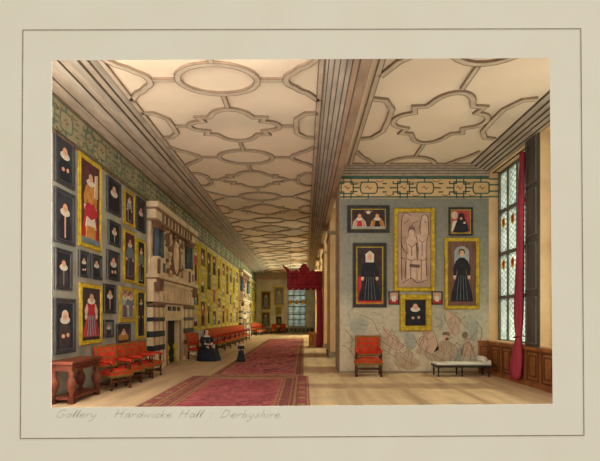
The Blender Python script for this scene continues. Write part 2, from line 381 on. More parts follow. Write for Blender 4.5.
# profile extrusions along Y : list of (x, z, material of the segment starting here)
def extrude(prof, y0, y1, mb):
    for (a, b) in zip(prof[:-1], prof[1:]):
        mb.add([(a[0], y0, a[1]), (b[0], y0, b[1]), (b[0], y1, b[1]), (a[0], y1, a[1])], [(0, 1, 2, 3)], a[2])
def closed_prof(prof, y0, y1, name, parent=None, kind='structure'):
    mb = MB(); n = len(prof)
    for i in range(n):
        a, b = prof[i], prof[(i + 1) % n]
        mb.add([(a[0], y0, a[1]), (b[0], y0, b[1]), (b[0], y1, b[1]), (a[0], y1, a[1])], [(0, 1, 2, 3)], a[2])
    mb.add([(p[0], y0, p[1]) for p in prof], [tuple(range(n))], prof[0][2])
    mb.add([(p[0], y1, p[1]) for p in prof], [tuple(range(n))[::-1]], prof[0][2])
    return mb.build(name, parent, kind)
def E(z): return EYE + z
L = [(-5.15, E(4.58), CORN2), (-4.98, E(4.58), INKC), (-4.98, E(4.54), CORN2), (-4.78, E(4.53), INKC), (-4.76, E(4.55), CORN2), (-4.58, E(4.55), INKC), (-4.55, E(4.52), CORN),
     (-4.36, E(4.52), INKC), (-4.35, E(4.56), CORN2), (-4.2, E(4.56), INKC), (-4.18, E(4.53), CORN), (-4.02, E(4.53), INKC), (-4.0, E(4.58), CORN2), (-3.9, E(4.6), INKC), (-3.88, E(4.64), CORN), (-3.76, E(4.69), CORN), (-5.15, E(4.69), CORN)]
closed_prof(L, Y0, Y1, 'trim_1')
B = [(.36, E(4.69), CORNB), (.44, E(4.62), INKC), (.46, E(4.58), CORNB), (.53, E(4.52), INKC), (.55, E(4.47), CORNB), (.62, E(4.42), INKC), (.64, E(4.38), CORNB), (.72, E(4.33), INKC), (.74, E(4.28), CORNB),
     (.80, E(4.24), INKC), (.82, E(4.20), CORNR), (.90, E(4.16), INKC), (.92, E(4.12), CORNR), (1.1, E(4.12), CORNR), (1.1, E(4.69), CORNR)]
closed_prof(B, Y0, Y1, 'trim_2')
Rr = [(5.75, E(4.50), CORNB), (5.66, E(4.50), INKC), (5.64, E(4.53), CORN), (5.52, E(4.53), INKC), (5.5, E(4.56), CORN), (5.4, E(4.56), INKC), (5.38, E(4.6), CORN), (5.26, E(4.6), INKC), (5.24, E(4.64), CORN), (5.1, E(4.65), INKC), (5.07, E(4.69), CORN), (5.75, E(4.69), CORN)]
closed_prof(Rr, Y0, PY, 'trim_3')
# cornice on the first cross wall
mb = MB()
for z0, z1, d, m_ in ((6.09, 6.13, .04, STRAP), (6.13, 6.19, .07, CORN2), (6.19, 6.205, .08, INKC), (6.205, 6.26, .10, CORN2), (6.26, 6.275, .13, INKC), (6.275, 6.32, .15, CORN), (6.32, 6.335, .17, INKC), (6.335, 6.38, .19, CORN2), (6.38, 6.39, .21, INKC), (6.39, CZ, .22, CORN)):
    mb.box(PX, RX, PY - d, PY, z0, z1, m_)
mb.build('trim_4', kind='structure')

# cross walls
PIERS = [(14.0, 15.7), (19.4, 21.7), (25.3, 27.3), (31.0, 33.2), (36.8, 39.0), (42.8, 44.9)]
for i, (a, b) in enumerate(PIERS):
    mb = MB(); mb.box(PX, RX, a, b, 0, CZ, PART if i == 0 else JAMB)
    if i: mb.box(PX - .05, PX + .35, a - .05, b + .05, 5.3, 5.45, PIER); mb.box(PX - .05, PX + .35, a - .05, b + .05, 0, .25, PIER)
    mb.build('wall_cross' if i == 0 else 'wall_alcove', kind='structure')
mb = MB(); mb.box(PX - .02, PX, 14.02, 15.7, 0, 6.0, CORNR); mb.build('trim_5', kind='structure')

# frieze strapwork, local u,v in [0..h]
def frieze(mb, L, h, mt, mt2, th=.022, per=None, n1=.03):
    w = th
    per = per or 2.6
    mb.ribbon([(0, .04), (L, .04)], w * 1.3, 0, n1, mt); mb.ribbon([(0, h - .03), (L, h - .03)], w * 1.3, 0, n1, mt)
    u = -.3
    while u < L:
        def cl(p): return [(min(max(a, 0), L), b * h) for a, b in p]
        S = [[(.15, .5), (.5, .5)], [(.5, .22), (.5, .78), (1.05, .78), (1.05, .22), (.5, .22)],
             [(1.05, .5), (1.35, .5)], [(.3, .82), (.3, .7), (.62, .7), (.62, 1)], [(.3, .15), (.3, .3), (.62, .3), (.62, 0)],
             [(.95, 1), (.95, .68), (1.25, .68)], [(.95, 0), (.95, .32), (1.25, .32)],
             [(1.5 + .12 * math.cos(t) * -1, .5 + .27 * math.sin(t)) for t in [PI / 2 - PI * k / 6 for k in range(7)]][::-1] + [(2.05 + .12 * math.cos(t), .5 + .27 * math.sin(t)) for t in [PI / 2 - PI * k / 6 for k in range(7)]],
             [(1.5, .23), (2.05, .23)], [(2.17, .5), (2.5, .5)], [(1.75, .77), (1.75, 1)], [(1.75, .23), (1.75, 0)], [(2.4, .7), (2.6, .7)], [(2.4, .3), (2.6, .3)]]
        for p in S:
            q = cl([(u + a * per / 2.6, b) for a, b in p])
            if max(a for a, _ in q) - min(a for a, _ in q) > .02 or (0 < q[0][0] < L): mb.ribbon(q, w, 0, n1, mt)
        for a, b in ((.75, .5), (1.77, .5)):
            if 0.2 < u + a * per / 2.6 < L - .2: mb.ribbon([(u + a * per / 2.6 - .1, b * h), (u + a * per / 2.6 - .03, b * h + .05), (u + a * per / 2.6 + .03, b * h - .04), (u + a * per / 2.6 + .1, b * h + .02)], .02, 0, n1 * .9, mt2)
        for a, b in ((.12, .2), (1.3, .8), (1.35, .18), (2.3, .85)):
            c = u + a * per / 2.6
            if .2 < c < L - .2: mb.ribbon([(c - .12, b * h), (c - .04, (b - .07) * h), (c + .04, (b - .07) * h), (c + .12, b * h)], .016, 0, n1 * .9, mt2)
        u += per
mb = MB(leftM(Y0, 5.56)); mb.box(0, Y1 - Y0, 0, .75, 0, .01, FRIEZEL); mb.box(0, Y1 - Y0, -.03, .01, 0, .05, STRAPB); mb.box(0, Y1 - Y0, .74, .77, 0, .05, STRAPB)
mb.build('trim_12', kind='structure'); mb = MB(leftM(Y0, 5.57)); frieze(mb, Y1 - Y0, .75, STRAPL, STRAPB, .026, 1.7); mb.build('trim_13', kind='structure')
wc = bpy.data.objects['wall_cross']
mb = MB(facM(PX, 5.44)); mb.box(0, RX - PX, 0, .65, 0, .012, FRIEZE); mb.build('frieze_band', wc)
mb = MB(facM(PX, 5.44)); frieze(mb, RX - PX, .65, STRAP, STRAPB, .034, 1.75, .03); mb.build('frieze_strapwork', wc)

# mural on the lower cross wall (painted figures and foliage)
mu = MB(facM(0, 0)); s_ = F / PY
def mp(px, py): return ((px - CX) / s_, EYE + (CY - py) / s_)
def crs(P, closed):
    n = len(P); out = []
    for i in range(n if closed else n - 1):
        g = [P[(i + d) % n] if closed else P[min(max(i + d, 0), n - 1)] for d in (-1, 0, 1, 2)]
        for q in range(4):
            t = q / 4
            out.append(tuple(.5 * (2 * g[1][e] + (g[2][e] - g[0][e]) * t + (2 * g[0][e] - 5 * g[1][e] + 4 * g[2][e] - g[3][e]) * t * t + (3 * g[1][e] - g[0][e] - 3 * g[2][e] + g[3][e]) * t ** 3) for e in (0, 1)))
    return out if closed else out + [P[-1]]
def mural(pts, m_, z=.003): mu.prism(crs([mp(*p) for p in pts], True), 0, z, m_)
def mline(pts, w=.018): mu.ribbon(crs([mp(*p) for p in pts], False), w, 0, .006, MURL)
mural([(385, 328), (391, 333), (396, 340), (404, 345), (402, 349), (392, 345), (384, 340), (382, 333)], MURP)
mural([(421, 336), (431, 331), (436, 340), (438, 350), (426, 352), (418, 346)], MURP, .004)
mural([(421, 346), (430, 352), (444, 360), (438, 366), (424, 356), (415, 352)], MURT)
mural([(447, 310), (455, 316), (458, 330), (452, 336), (447, 325)], MURP)
mural([(438, 345), (444, 340), (452, 343), (456, 352), (452, 360), (440, 360), (434, 354)], MURT, .004)
mu.disc(*mp(446, 337), .1, .11, 0, .005, MURP, 12); mural([(442, 335), (444, 332), (449, 332), (450, 336), (446, 335)], MURL, .007)
mural([(463, 345), (468, 341), (472, 346), (474, 356), (462, 356)], MURP)
mu.disc(*mp(465, 335), .09, .11, 0, .005, MURL, 12)
mural([(455, 352), (462, 346), (461, 362), (455, 362)], MURG)
mural([(395, 352), (410, 356), (420, 362), (412, 370), (398, 366)], MURT)
mural([(350, 322), (360, 318), (368, 326), (362, 336), (352, 332)], MURG)
mural([(468, 318), (478, 322), (476, 340), (470, 338)], MURG); mural([(404, 334), (414, 334), (416, 346), (408, 350)], MURG)
for ln in ([(382, 326), (388, 334), (397, 341), (405, 346)], [(404, 345), (398, 350), (389, 346), (381, 340), (380, 332)], [(412, 334), (420, 347), (431, 354), (445, 361)], [(419, 347), (424, 336), (432, 330), (437, 341), (439, 351)],
           [(444, 315), (448, 325), (455, 336)], [(446, 309), (458, 318), (466, 328)], [(432, 356), (438, 345), (444, 341)], [(450, 342), (456, 347), (458, 356), (452, 363)], [(458, 352), (463, 346), (469, 341), (477, 330)],
           [(469, 343), (473, 350), (475, 357)], [(346, 330), (352, 340), (350, 352)], [(360, 315), (372, 320), (378, 332)], [(400, 356), (408, 362), (420, 366)], [(342, 345), (350, 350), (356, 362)], [(476, 322), (482, 330), (480, 342)],
           [(393, 360), (402, 372)], [(430, 345), (425, 352), (428, 360)], [(388, 352), (396, 358)], [(436, 318), (442, 322), (440, 330)]): mline(ln, .016)
def mfig(x, y, k, pink, flip=1):
    f = flip
    mural([(x - 5 * k, y), (x - 4 * k, y - 9 * k), (x + 1 * k, y - 11 * k), (x + 5 * k, y - 8 * k), (x + 6 * k, y)], pink, .0045)
    mu.disc(*mp(x + f * k, y - 14 * k), .055 * k, .07 * k, 0, .005, MURT, 10)
    for ln in ([(x - 5 * k, y), (x - 4 * k, y - 9 * k), (x + 1 * k, y - 11 * k), (x + 5 * k, y - 8 * k), (x + 6 * k, y)], [(x + f * 4 * k, y - 9 * k), (x + f * 9 * k, y - 7 * k), (x + f * 13 * k, y - 11 * k)],
               [(x - f * 4 * k, y - 9 * k), (x - f * 8 * k, y - 5 * k), (x - f * 6 * k, y)], [(x - 2 * k, y), (x - 3 * k, y + 6 * k), (x - 5 * k, y + 11 * k)], [(x + 3 * k, y), (x + 5 * k, y + 6 * k), (x + 4 * k, y + 12 * k)],
               [(x - 2 * k + f, y - 13 * k), (x + f * k, y - 16.5 * k), (x + 3 * k, y - 14 * k)], [(x, y - 9 * k), (x + k, y - 4 * k), (x - k, y)]): mline(ln, .014)
mfig(392, 345, .9, MURP, -1); mfig(446, 352, .9, MURT, 1); mfig(467, 351, .8, MURP, -1); mfig(423, 345, .8, MURP, 1); mfig(408, 358, .7, MURT, -1); mfig(455, 325, .8, MURP, 1)
R.seed(21)
for k in range(70):
    x, y = R.uniform(346, 480), R.uniform(312, 368); a_ = R.uniform(0, 6.3); l_ = R.uniform(2, 5)
    if 356 < x < 383 and y > 340: continue
    if 398 < x < 432 and y < 334: continue
    mline([(x, y), (x + l_ * math.cos(a_), y + l_ * math.sin(a_)), (x + 2 * l_ * math.cos(a_ + .6), y + 2 * l_ * math.sin(a_ + .6))], .010)
mu.build('mural_figures', wc)
# wood panel at the right foot of the cross wall
mb = MB(facM(0, 0)); a = 5.42
mb.box(a, RX, 0, .98, 0, .04, OAK); mb.box(a + .05, RX - .04, .12, .86, .04, .055, OAK); mb.ribbon([(a + .06, .14), (a + .06, .84), (RX - .05, .84), (RX - .05, .14)], .02, .05, .065, OAKD, True); mb.box(a - .02, RX, .96, 1.02, 0, .07, OAK)
mb.build('trim_6', kind='structure')
mb = MB(); mb.box(PX, 5.4, PY - .03, PY, 0, .07, PIER); mb.build('baseboard_cross', kind='structure')

# ------------------------------------------------------------------ window wall
WT = .42
wins = [(7.7, 10.95), (11.62, 14.0), (15.7, 19.4), (21.7, 25.3), (27.3, 31.0), (33.2, 36.8), (39.0, 42.8)]
SILL = 1.0; HEAD = 6.22
mb = MB()
mb.box(RX, RX + WT, Y0, Y1 + .4, 0, SILL, JAMB); mb.box(RX, RX + WT, Y0, Y1 + .4, HEAD, CZ, JAMB)
edges = [Y0] + [e for w in wins for e in w] + [Y1 + .4]
for a, b in [(edges[k], edges[k + 1]) for k in range(0, len(edges), 2)]:
    if b - a > .01: mb.box(RX, RX + WT, a, b, SILL, HEAD, JAMB)
mb.build('wall_right', kind='structure')
# dado along the near bay
mb = MB(); mb.box(RX - .05, RX, Y0, PY, 0, .96, OAK); mb.box(RX - .1, RX, Y0, PY - .07, .93, 1.0, OAK); mb.box(RX - .075, RX, Y0, PY - .07, 0, .12, OAK)
y = Y0 + .1
while y < PY - .3:
    w = .62
    M = rightM(y + w, 0, RX - .05)
    s = MB(M); s.ribbon([(0, .17), (0, .88), (w - .08, .88), (w - .08, .17)], .03, 0, .02, OAKD, True)
    s.ribbon([(.1, .27), (.1, .78), (w - .18, .78), (w - .18, .27)], .02, 0, .02, OAKD, True)
    s.ribbon([(.18, .35), (.18, .7), (w - .26, .7), (w - .26, .35)], .03, 0, .03, OAK, True)
    s.ribbon([(.1, .52), (.18, .52)], .02, 0, .02, OAKD); s.ribbon([(w - .26, .52), (w - .18, .52)], .02, 0, .02, OAKD)
    o = len(mb.v); mb.v += s.v
    for f, i in zip(s.f, s.mi): mb.f.append(tuple(o + q for q in f)); mb.mi.append(mb.m(s.mats[i])); mb.sm.append(False)
    y += .72
mb.build('trim_7', kind='structure')
# dark shuttered pier between the near windows
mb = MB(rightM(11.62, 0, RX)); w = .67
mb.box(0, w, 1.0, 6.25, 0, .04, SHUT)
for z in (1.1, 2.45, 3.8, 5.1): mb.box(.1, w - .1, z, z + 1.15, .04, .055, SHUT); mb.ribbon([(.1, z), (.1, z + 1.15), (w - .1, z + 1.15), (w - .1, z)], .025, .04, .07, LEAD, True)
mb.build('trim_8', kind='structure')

TRANS = [2.35, 3.68, 4.98]
def window(M, W, H, sill, nm, idx, detail=True, trs=None, lights=None):
    """local x along the wall, y up, z into the room; origin at the left bottom"""
    n = lights or max(2, round(W / .62)); trs = [t - sill for t in (trs or TRANS)]
    mb = MB(M); fw = .07
    mb.box(0, fw, 0, H, -.06, .05, LEAD); mb.box(W - fw, W, 0, H, -.06, .05, LEAD); mb.box(0, W, 0, fw, -.06, .05, LEAD); mb.box(0, W, H - fw, H, -.06, .05, LEAD)
    for k in range(1, n): mb.box(W * k / n - .03, W * k / n + .03, 0, H, -.05, .04, LEAD)
    for t in trs: mb.box(0, W, t - .05, t + .05, -.06, .05, LEAD)
    fr = mb.build('window_%d' % idx, kind='structure')
    mb = MB(M); mb.box(.01, W - .01, .01, H - .01, -.012, -.004, GLASS); mb.build('pane', fr)
    mb = MB(M)
    if detail:
        ys = [fw] + trs + [H - fw]
        for k in range(n):
            a = W * k / n + .05; b = W * (k + 1) / n - .05; c = b - a
            for j in range(len(ys) - 1):
                y0, y1 = ys[j] + .05, ys[j + 1] - .05; dh = .32; m_ = max(1, round((y1 - y0) / dh)); dh = (y1 - y0) / m_
                for q in range(m_):
                    yy = y0 + q * dh
                    mb.ribbon([(a, yy), (b, yy + dh)], .012, -.004, .004, LEAD); mb.ribbon([(a, yy + dh), (b, yy)], .012, -.004, .0045, LEAD)
                    mb.ribbon([(a, yy + dh / 2), ((a + b) / 2, yy + dh), (b, yy + dh / 2), ((a + b) / 2, yy)], .01, -.004, .003, LEAD, True)
    else:
        for k in range(n * 2): mb.box(W * (k + .5) / (2 * n) - .012, W * (k + .5) / (2 * n) + .012, 0, H, -.004, .006, LEAD)
        for q in range(int(H / .6)): mb.box(0, W, q * .6 + .29, q * .6 + .33, -.004, .006, LEAD)
    mb.build('lead_lattice', fr)
    return fr
for i, (a, b) in enumerate(wins):
    fr = window(rightM(b, SILL, RX + .34), b - a, HEAD - SILL, SILL, 'w', i + 1, detail=(i < 2))
    if i < 2:
        mb = MB(rightM(b, SILL, RX + .34)); W = b - a; n = max(2, round(W / .62))
        for k in range(n):
            for z in (2.35, 3.62):
                c = W * (k + .5) / n
                mb.disc(c, z, .1, .15, .005, .02, BADGE, 12); mb.prism([(c - .06, z + .1), (c + .06, z + .1), (c + .05, z - .02), (c, z - .1), (c - .05, z - .02)], .02, .025, CRIM)
        mb.build('heraldic_badge', fr)
# window stools
mb = MB(); mb.box(RX - .02, RX + .3, 8.2, PY, SILL, SILL + .04, JAMB); mb.build('trim_9', kind='structure')
# shallow strap on the jamb beside the cross wall (frieze turning the corner)
mb = MB(facM(RX, 5.44)); mb.box(0, .38, 0, .65, 0, .012, FRIEZE)
for z in (.05, .22, .42, .6): mb.ribbon([(0, z), (.36, z)], .04, .012, .03, STRAP)
mb.build('frieze_return', wc)

# ------------------------------------------------------------------ far wall with window
fx0, fx1, fz0, fz1 = -1.75, .22, .72, 4.75
mb = MB(); 
mb.box(-WX, fx0, Y1, Y1 + .4, 0, CZ, FARW); mb.box(fx1, RX + .4, Y1, Y1 + .4, 0, CZ, FARW); mb.box(fx0, fx1, Y1, Y1 + .4, 0, fz0, FARW); mb.box(fx0, fx1, Y1, Y1 + .4, fz1, CZ, FARW)
fw_ = mb.build('wall_far', kind='structure')
fr = window(facM(fx0, fz0, Y1 + .15), fx1 - fx0, fz1 - fz0, fz0, 'w', 8, detail=False, trs=[2.05, 3.35], lights=3)
mb = MB(facM(fx0, fz0, Y1 + .15))
for k in range(3): mb.prism([((k + .5) * .657 - .17, 2.85), ((k + .5) * .657 + .17, 2.85), ((k + .5) * .657 + .14, 2.45), ((k + .5) * .657, 2.3), ((k + .5) * .657 - .14, 2.45)], .06, .08, BADGE)
mb.build('heraldic_badge', fr)
mb = MB(facM(fx0, fz0, Y1 + .15))
for k in range(1, 3): mb.box(k * .657 - .045, k * .657 + .045, 0, 4.03, 0, .09, SHUT)
for z in (.7, 2.1, 3.3): mb.box(0, 1.97, z, z + .09, 0, .09, SHUT)
mb.build('glazing_bars', fr)
mb = MB()
for z0, z1, d, m_ in ((5.75, 5.95, .08, CORN), (5.95, 6.0, .1, INKLINE), (6.0, 6.2, .16, CORN), (6.2, 6.24, .2, INKLINE), (6.24, CZ, .3, CORN)): mb.box(-WX + .02, .36, Y1 - d, Y1, z0, z1, m_)
mb.build('trim_10', kind='structure')
mb = MB(facM(-WX, 0, Y1)); mb.box(0, 6.2, 0, .62, 0, .05, SHUT); mb.box(0, 6.2, .62, .7, 0, .08, FARW)
for k in range(14): mb.ribbon([(.1 + k * .44, .1), (.1 + k * .44, .54), (.44 + k * .44, .54), (.44 + k * .44, .1)], .03, .05, .07, FARW, True)
mb.build('trim_11', kind='structure')
mb = MB(); mb.box(-WX, -WX + .04, Y0, 14.5, 0, .1, PIER); mb.build('baseboard_left', kind='structure')

# ------------------------------------------------------------------ pictures
class Cv:
    """a canvas of size w x h, painted shapes in -0.5..0.5 coordinates"""
    def __init__(s, w, h, bg): s.w, s.h, s.mb, s.z, s.st = w, h, MB(), .03, 1.0; s.mb.box(-w / 2, w / 2, 0, h, .0, .03, bg)
    def P(s, pts, m): s.z += .0008; s.mb.prism([(x * s.w, (y + .5) * s.h) for x, y in pts], .029, s.z, m); return s
    def D(s, cx, cy, rx, ry, m, n=14):
        """radii in metres of the smaller side"""
        s.z += .0008; k = min(s.w, s.h); s.mb.disc(cx * s.w, (cy + .5) * s.h, rx * k * s.st, ry * k, .029, s.z, m, n); return s
    def Ln(s, pts, m, w=.012): s.z += .0008; s.mb.ribbon([(x * s.w, (y + .5) * s.h) for x, y in pts], w, .029, s.z, m); return s
def bust(c, cx=0, cy=.18, k=1.2, dress=INK, ruff=LACE, hair=HAIRP, hands=True, edge=None):
    a = min(1, c.w / c.h); A = 1
    c.P([(cx - .27 * k, -.49), (cx - .30 * k, cy - .34), (cx - .22 * k, cy - .17), (cx - .08 * k, cy - .11), (cx + .08 * k, cy - .11), (cx + .22 * k, cy - .17), (cx + .30 * k, cy - .34), (cx + .27 * k, -.49)], dress)
    if edge: c.P([(cx - .04 * k, cy - .12), (cx + .04 * k, cy - .12), (cx + .03 * k, -.45), (cx - .03 * k, -.45)], edge)
    c.D(cx, cy + .03, .135 * k, .15 * k, hair)
    if ruff: c.D(cx, cy - .09 * a - .01, .2 * k, .11 * k, ruff)
    c.D(cx, cy + .01, .10 * k, .135 * k, FLESH)
    if ruff: c.P([(cx - .1 * k, cy - .06), (cx + .1 * k, cy - .06), (cx + .06 * k, cy - .11), (cx - .06 * k, cy - .11)], ruff)
    for s in (-1, 1): c.D(cx + s * .035 * k, cy + .018, .013 * k, .01 * k, INK, 6)
    c.D(cx, cy - .022, .02 * k, .008 * k, CRIM, 6)
    if hands:
        c.D(cx - .1 * k, cy - .42, .06 * k, .055 * k, FLESH); c.D(cx + .14 * k, cy - .40, .05 * k, .06 * k, FLESH)
def full(c, dress=ROSE, top=None, ruff=LACE, hair=HAIRP, cx=0, k=1.0, veil=False, slim=False, sleeves=None):
    top = top or dress; b = .2 if slim else .4
    c.P([(cx - b * k, -.44), (cx - b * .9 * k, -.3), (cx - .15 * k, 0), (cx + .15 * k, 0), (cx + b * .9 * k, -.3), (cx + b * k, -.44)], dress)
    c.P([(cx - .13 * k, -.02), (cx - .2 * k, .2), (cx - .08 * k, .25), (cx + .08 * k, .25), (cx + .2 * k, .2), (cx + .13 * k, -.02)], top)
    for s in (-1, 1):
        c.P([(cx + s * .2 * k, .21), (cx + s * .31 * k, .08), (cx + s * .28 * k, -.04), (cx + s * .2 * k, -.02), (cx + s * .15 * k, .1)], sleeves or top)
        c.D(cx + s * .25 * k, -.07, .05, .05, FLESH); c.D(cx + s * .25 * k, -.045, .055, .03, LACE)
    if veil: c.P([(cx - .14 * k, .22), (cx - .15 * k, .36), (cx, .42), (cx + .15 * k, .36), (cx + .14 * k, .22)], LACE)
    else: c.D(cx, .335, .12, .13, hair)
    if ruff: c.D(cx, .255, .17, .09, ruff)
    c.D(cx, .315, .085, .11, FLESH)
    for s in (-1, 1): c.D(cx + s * .03, .32, .012, .01, INK, 6)
    c.D(cx, .285, .018, .008, CRIM, 6)
    for q in (-.5, -.15, .2, .55): c.Ln([(cx + q * .2 * k, -.03), (cx + q * .9 * b * k, -.42)], c.foldm, .012)

def picture(M, w, h, fm, fw, paint, bg, label, cat='painting', group=None, name='framed_portrait', corner=False, depth=.06, st=1.0):
    t = thing(name, label, cat, M, group); line = GOLDL if fm in (GOLD, GOLD2) else BLACKL
    mb = MB(); iw, ih = w - 2 * fw, h - 2 * fw
    rings = [(0, 0.0), (0, depth * .7), (fw * .25, depth), (fw * .6, depth * .75), (fw * .8, depth * .85), (fw, depth * .5), (fw, .0)]
    for (a, za), (b, zb) in zip(rings[:-1], rings[1:]):
        A = [(-w / 2 + a, a), (w / 2 - a, a), (w / 2 - a, h - a), (-w / 2 + a, h - a)]; Bq = [(-w / 2 + b, b), (w / 2 - b, b), (w / 2 - b, h - b), (-w / 2 + b, h - b)]
        mb.add([(x, y, za) for x, y in A] + [(x, y, zb) for x, y in Bq], [(i, (i + 1) % 4, 4 + (i + 1) % 4, 4 + i) for i in range(4)], fm)
    mb.ribbon([(-w / 2 + fw * .95, fw * .95), (w / 2 - fw * .95, fw * .95), (w / 2 - fw * .95, h - fw * .95), (-w / 2 + fw * .95, h - fw * .95)], .015, depth * .4, depth * .6, line, True)
    mb.ribbon([(-w / 2 + fw * .1, fw * .1), (w / 2 - fw * .1, fw * .1), (w / 2 - fw * .1, h - fw * .1), (-w / 2 + fw * .1, h - fw * .1)], .015, depth * .5, depth * .82, line, True)
    if corner:
        for sx in (-1, 1):
            for yy in (fw / 2, h / 2, h - fw / 2): mb.ell((sx * (w / 2 - fw / 2), yy, depth), (fw * .55, fw * .55, .03), fm)
    mb.build('frame', t)
    c = Cv(iw, ih, bg); c.st = st; c.foldm = SEPIAD if bg is SEPIA else (SLATE if bg in (DKBG, BROWNBG) else INK)
    paint(c); o = c.mb.build('canvas', t); o.location = (0, fw, 0)
    return t
def lw(x0, x1, yt, yb, *a, **k):
    """picture on the left wall from its bounds read at its far edge"""
    Ya = F * WX / (CX - x0); Yb = F * WX / (CX - x1); s = F / Yb
    zt = EYE + (CY - yt) / s; zb = EYE + (CY - yb) / s
    Ya = max(Ya, 8.95); Yb = min(Yb, 14.5)
    a = list(a); a[1] *= .72 if a[0] is BLACKF else .85
    return picture(leftM((Ya + Yb) / 2, zb), Yb - Ya, zt - zb, *a, st=1.25, **k)
def pb(x0, x1, yt, yb, *a, **k):
    (a0, zt), (a1, zb) = mp(x0, yt), mp(x1, yb)
    return picture(facM((a0 + a1) / 2, zb), a1 - a0, zt - zb, *a, **k)
def B_(**k): return lambda c: bust(c, **k)
def F_(**k): return lambda c: full(c, **k)

NG = 'portraits on the left wall before the first chimneypiece'
lw(53.2, 73.3, 144, 191, BLACKF, .12, B_(cy=.2, dress=INK), INKB, 'black-framed portrait of a man in a white ruff, topmost at the near left corner')
lw(53.2, 73.5, 196, 247, BLACKF, .12, B_(cy=.18, dress=INK, edge=FLESH, hands=False), INKB, 'black-framed portrait in a white ruff, second down from the top at the near left corner')
lw(53.5, 70.5, 251.7, 291.4, BLACKF, .1, B_(cy=.15, dress=DKBG, edge=SLATE, hands=False), INK, 'black-framed portrait of a bearded man with grey sash, third down at near left corner')
lw(52.6, 74, 299.2, 352, BLACKF, .14, B_(cy=.2, dress=DKBG, hair=LACE), INK, 'largest black-framed portrait of a white-bearded man, hanging just above the wooden table')
def lady_red(c):
    full(c, dress=CRIM, top=OCH, sleeves=OCH, k=1.15); c.P([(-.28, -.3), (-.2, -.16), (.2, -.16), (.3, -.3)], LACE); c.P([(-.26, -.44), (-.24, -.28), (.24, -.28), (.26, -.44)], OCH)
    c.P([(-.3, -.16), (-.3, -.06), (-.14, 0), (.14, 0), (.34, -.06), (.34, -.14), (0, -.2)], CRIM); c.P([(.2, .1), (.38, .1), (.38, .4), (.24, .38)], SEPIAL)
    c.P([(-.5, -.5), (.5, -.5), (.5, -.43), (-.5, -.43)], SLATE)
lw(77.3, 100, 167, 252.4, GOLD, .13, lady_red, MAROON, 'tall gold-framed full-length portrait in a red and ochre costume, upper left wall')
lw(77.6, 87.5, 252.4, 278.4, BLACKF, .09, B_(cy=.16), INKB, 'left one of two small black-framed portraits hung side by side under the red costume portrait')
lw(90, 100.5, 256.3, 280.6, BLACKF, .09, B_(cy=.16, hands=False), INKB, 'right one of two small black-framed portraits hung side by side under the red costume portrait')
lw(78.6, 100.5, 285.6, 343, GOLD, .13, F_(dress=ROSE, top=CRIM, sleeves=SEPIAL, k=1.2), DKBG, 'gold-framed portrait of a lady in a rose gown and ruff, above the table end')
lw(106, 119.7, 184.7, 218, BLACKF, .1, B_(cy=.2, hands=False), INK, 'black-framed portrait highest in the column right of the red costume portrait')
lw(123, 133.4, 195, 228.5, GOLD, .1, F_(dress=PALEB, top=PALEB, slim=True), MAROON, 'small gold-framed portrait in a pale dress, top row of the left wall')
lw(135.4, 145, 202.3, 234.3, BLACKF, .1, B_(cy=.12, hands=False), DKBG, 'black-framed portrait in the top row nearest the first chimneypiece')
lw(107.4, 119, 224.6, 248, BLACKF, .09, B_(cy=.15, edge=PALEB, hands=False), INK, 'small black-framed portrait with a pale collar front, second in its column')
lw(122.6, 134.7, 233.7, 284, GOLD, .11, F_(dress=SLATE, top=SLATE, slim=True, k=1.3), MAROON, 'tall narrow gold-framed portrait of a figure in slate grey, middle of the left wall')
lw(136, 144.7, 242, 287, GOLD, .1, F_(dress=PALEB, top=SLATE, slim=True, k=1.3), INK, 'tall narrow gold-framed portrait of a figure in pale grey, beside the first chimneypiece')
lw(106, 118.4, 253, 281.6, BLACKF, .1, B_(cy=.15), INKB, 'black-framed portrait of a pale face, third in the column left of the gold ones')
lw(102.8, 114.5, 285.2, 313.6, BLACKF, .1, B_(cy=.2, edge=FLESH, hands=False), INK, 'black-framed portrait with long flesh-toned front, right of the rose gown lady')
lw(118.4, 133.8, 288.5, 322, GOLD, .12, lambda c: (full(c, dress=SLATE, top=PALEB, slim=True, cx=-.2), full(c, dress=PALEB, top=SLATE, slim=True, cx=.2)), SEPIA, 'gold-framed picture of two pale grey standing figures above the red armchairs')
lw(135.6, 146, 291, 338, GOLD, .11, F_(dress=INK, top=DKBG, slim=True), INKB, 'tall gold-framed dark portrait beside the chimneypiece just above the last red armchair')
lw(103, 112, 319.7, 337, BLACKF, .08, B_(cy=.15, dress=DKBG, hands=False), SLATE, 'smallest black-framed portrait low on the wall above the first red armchair')
lw(115.8, 129, 323.6, 341.5, BLACKF, .09, B_(cy=.12, k=1.5, dress=OCH, hands=False), DKBG, 'small black-framed portrait in an ochre dress just above the red armchairs')

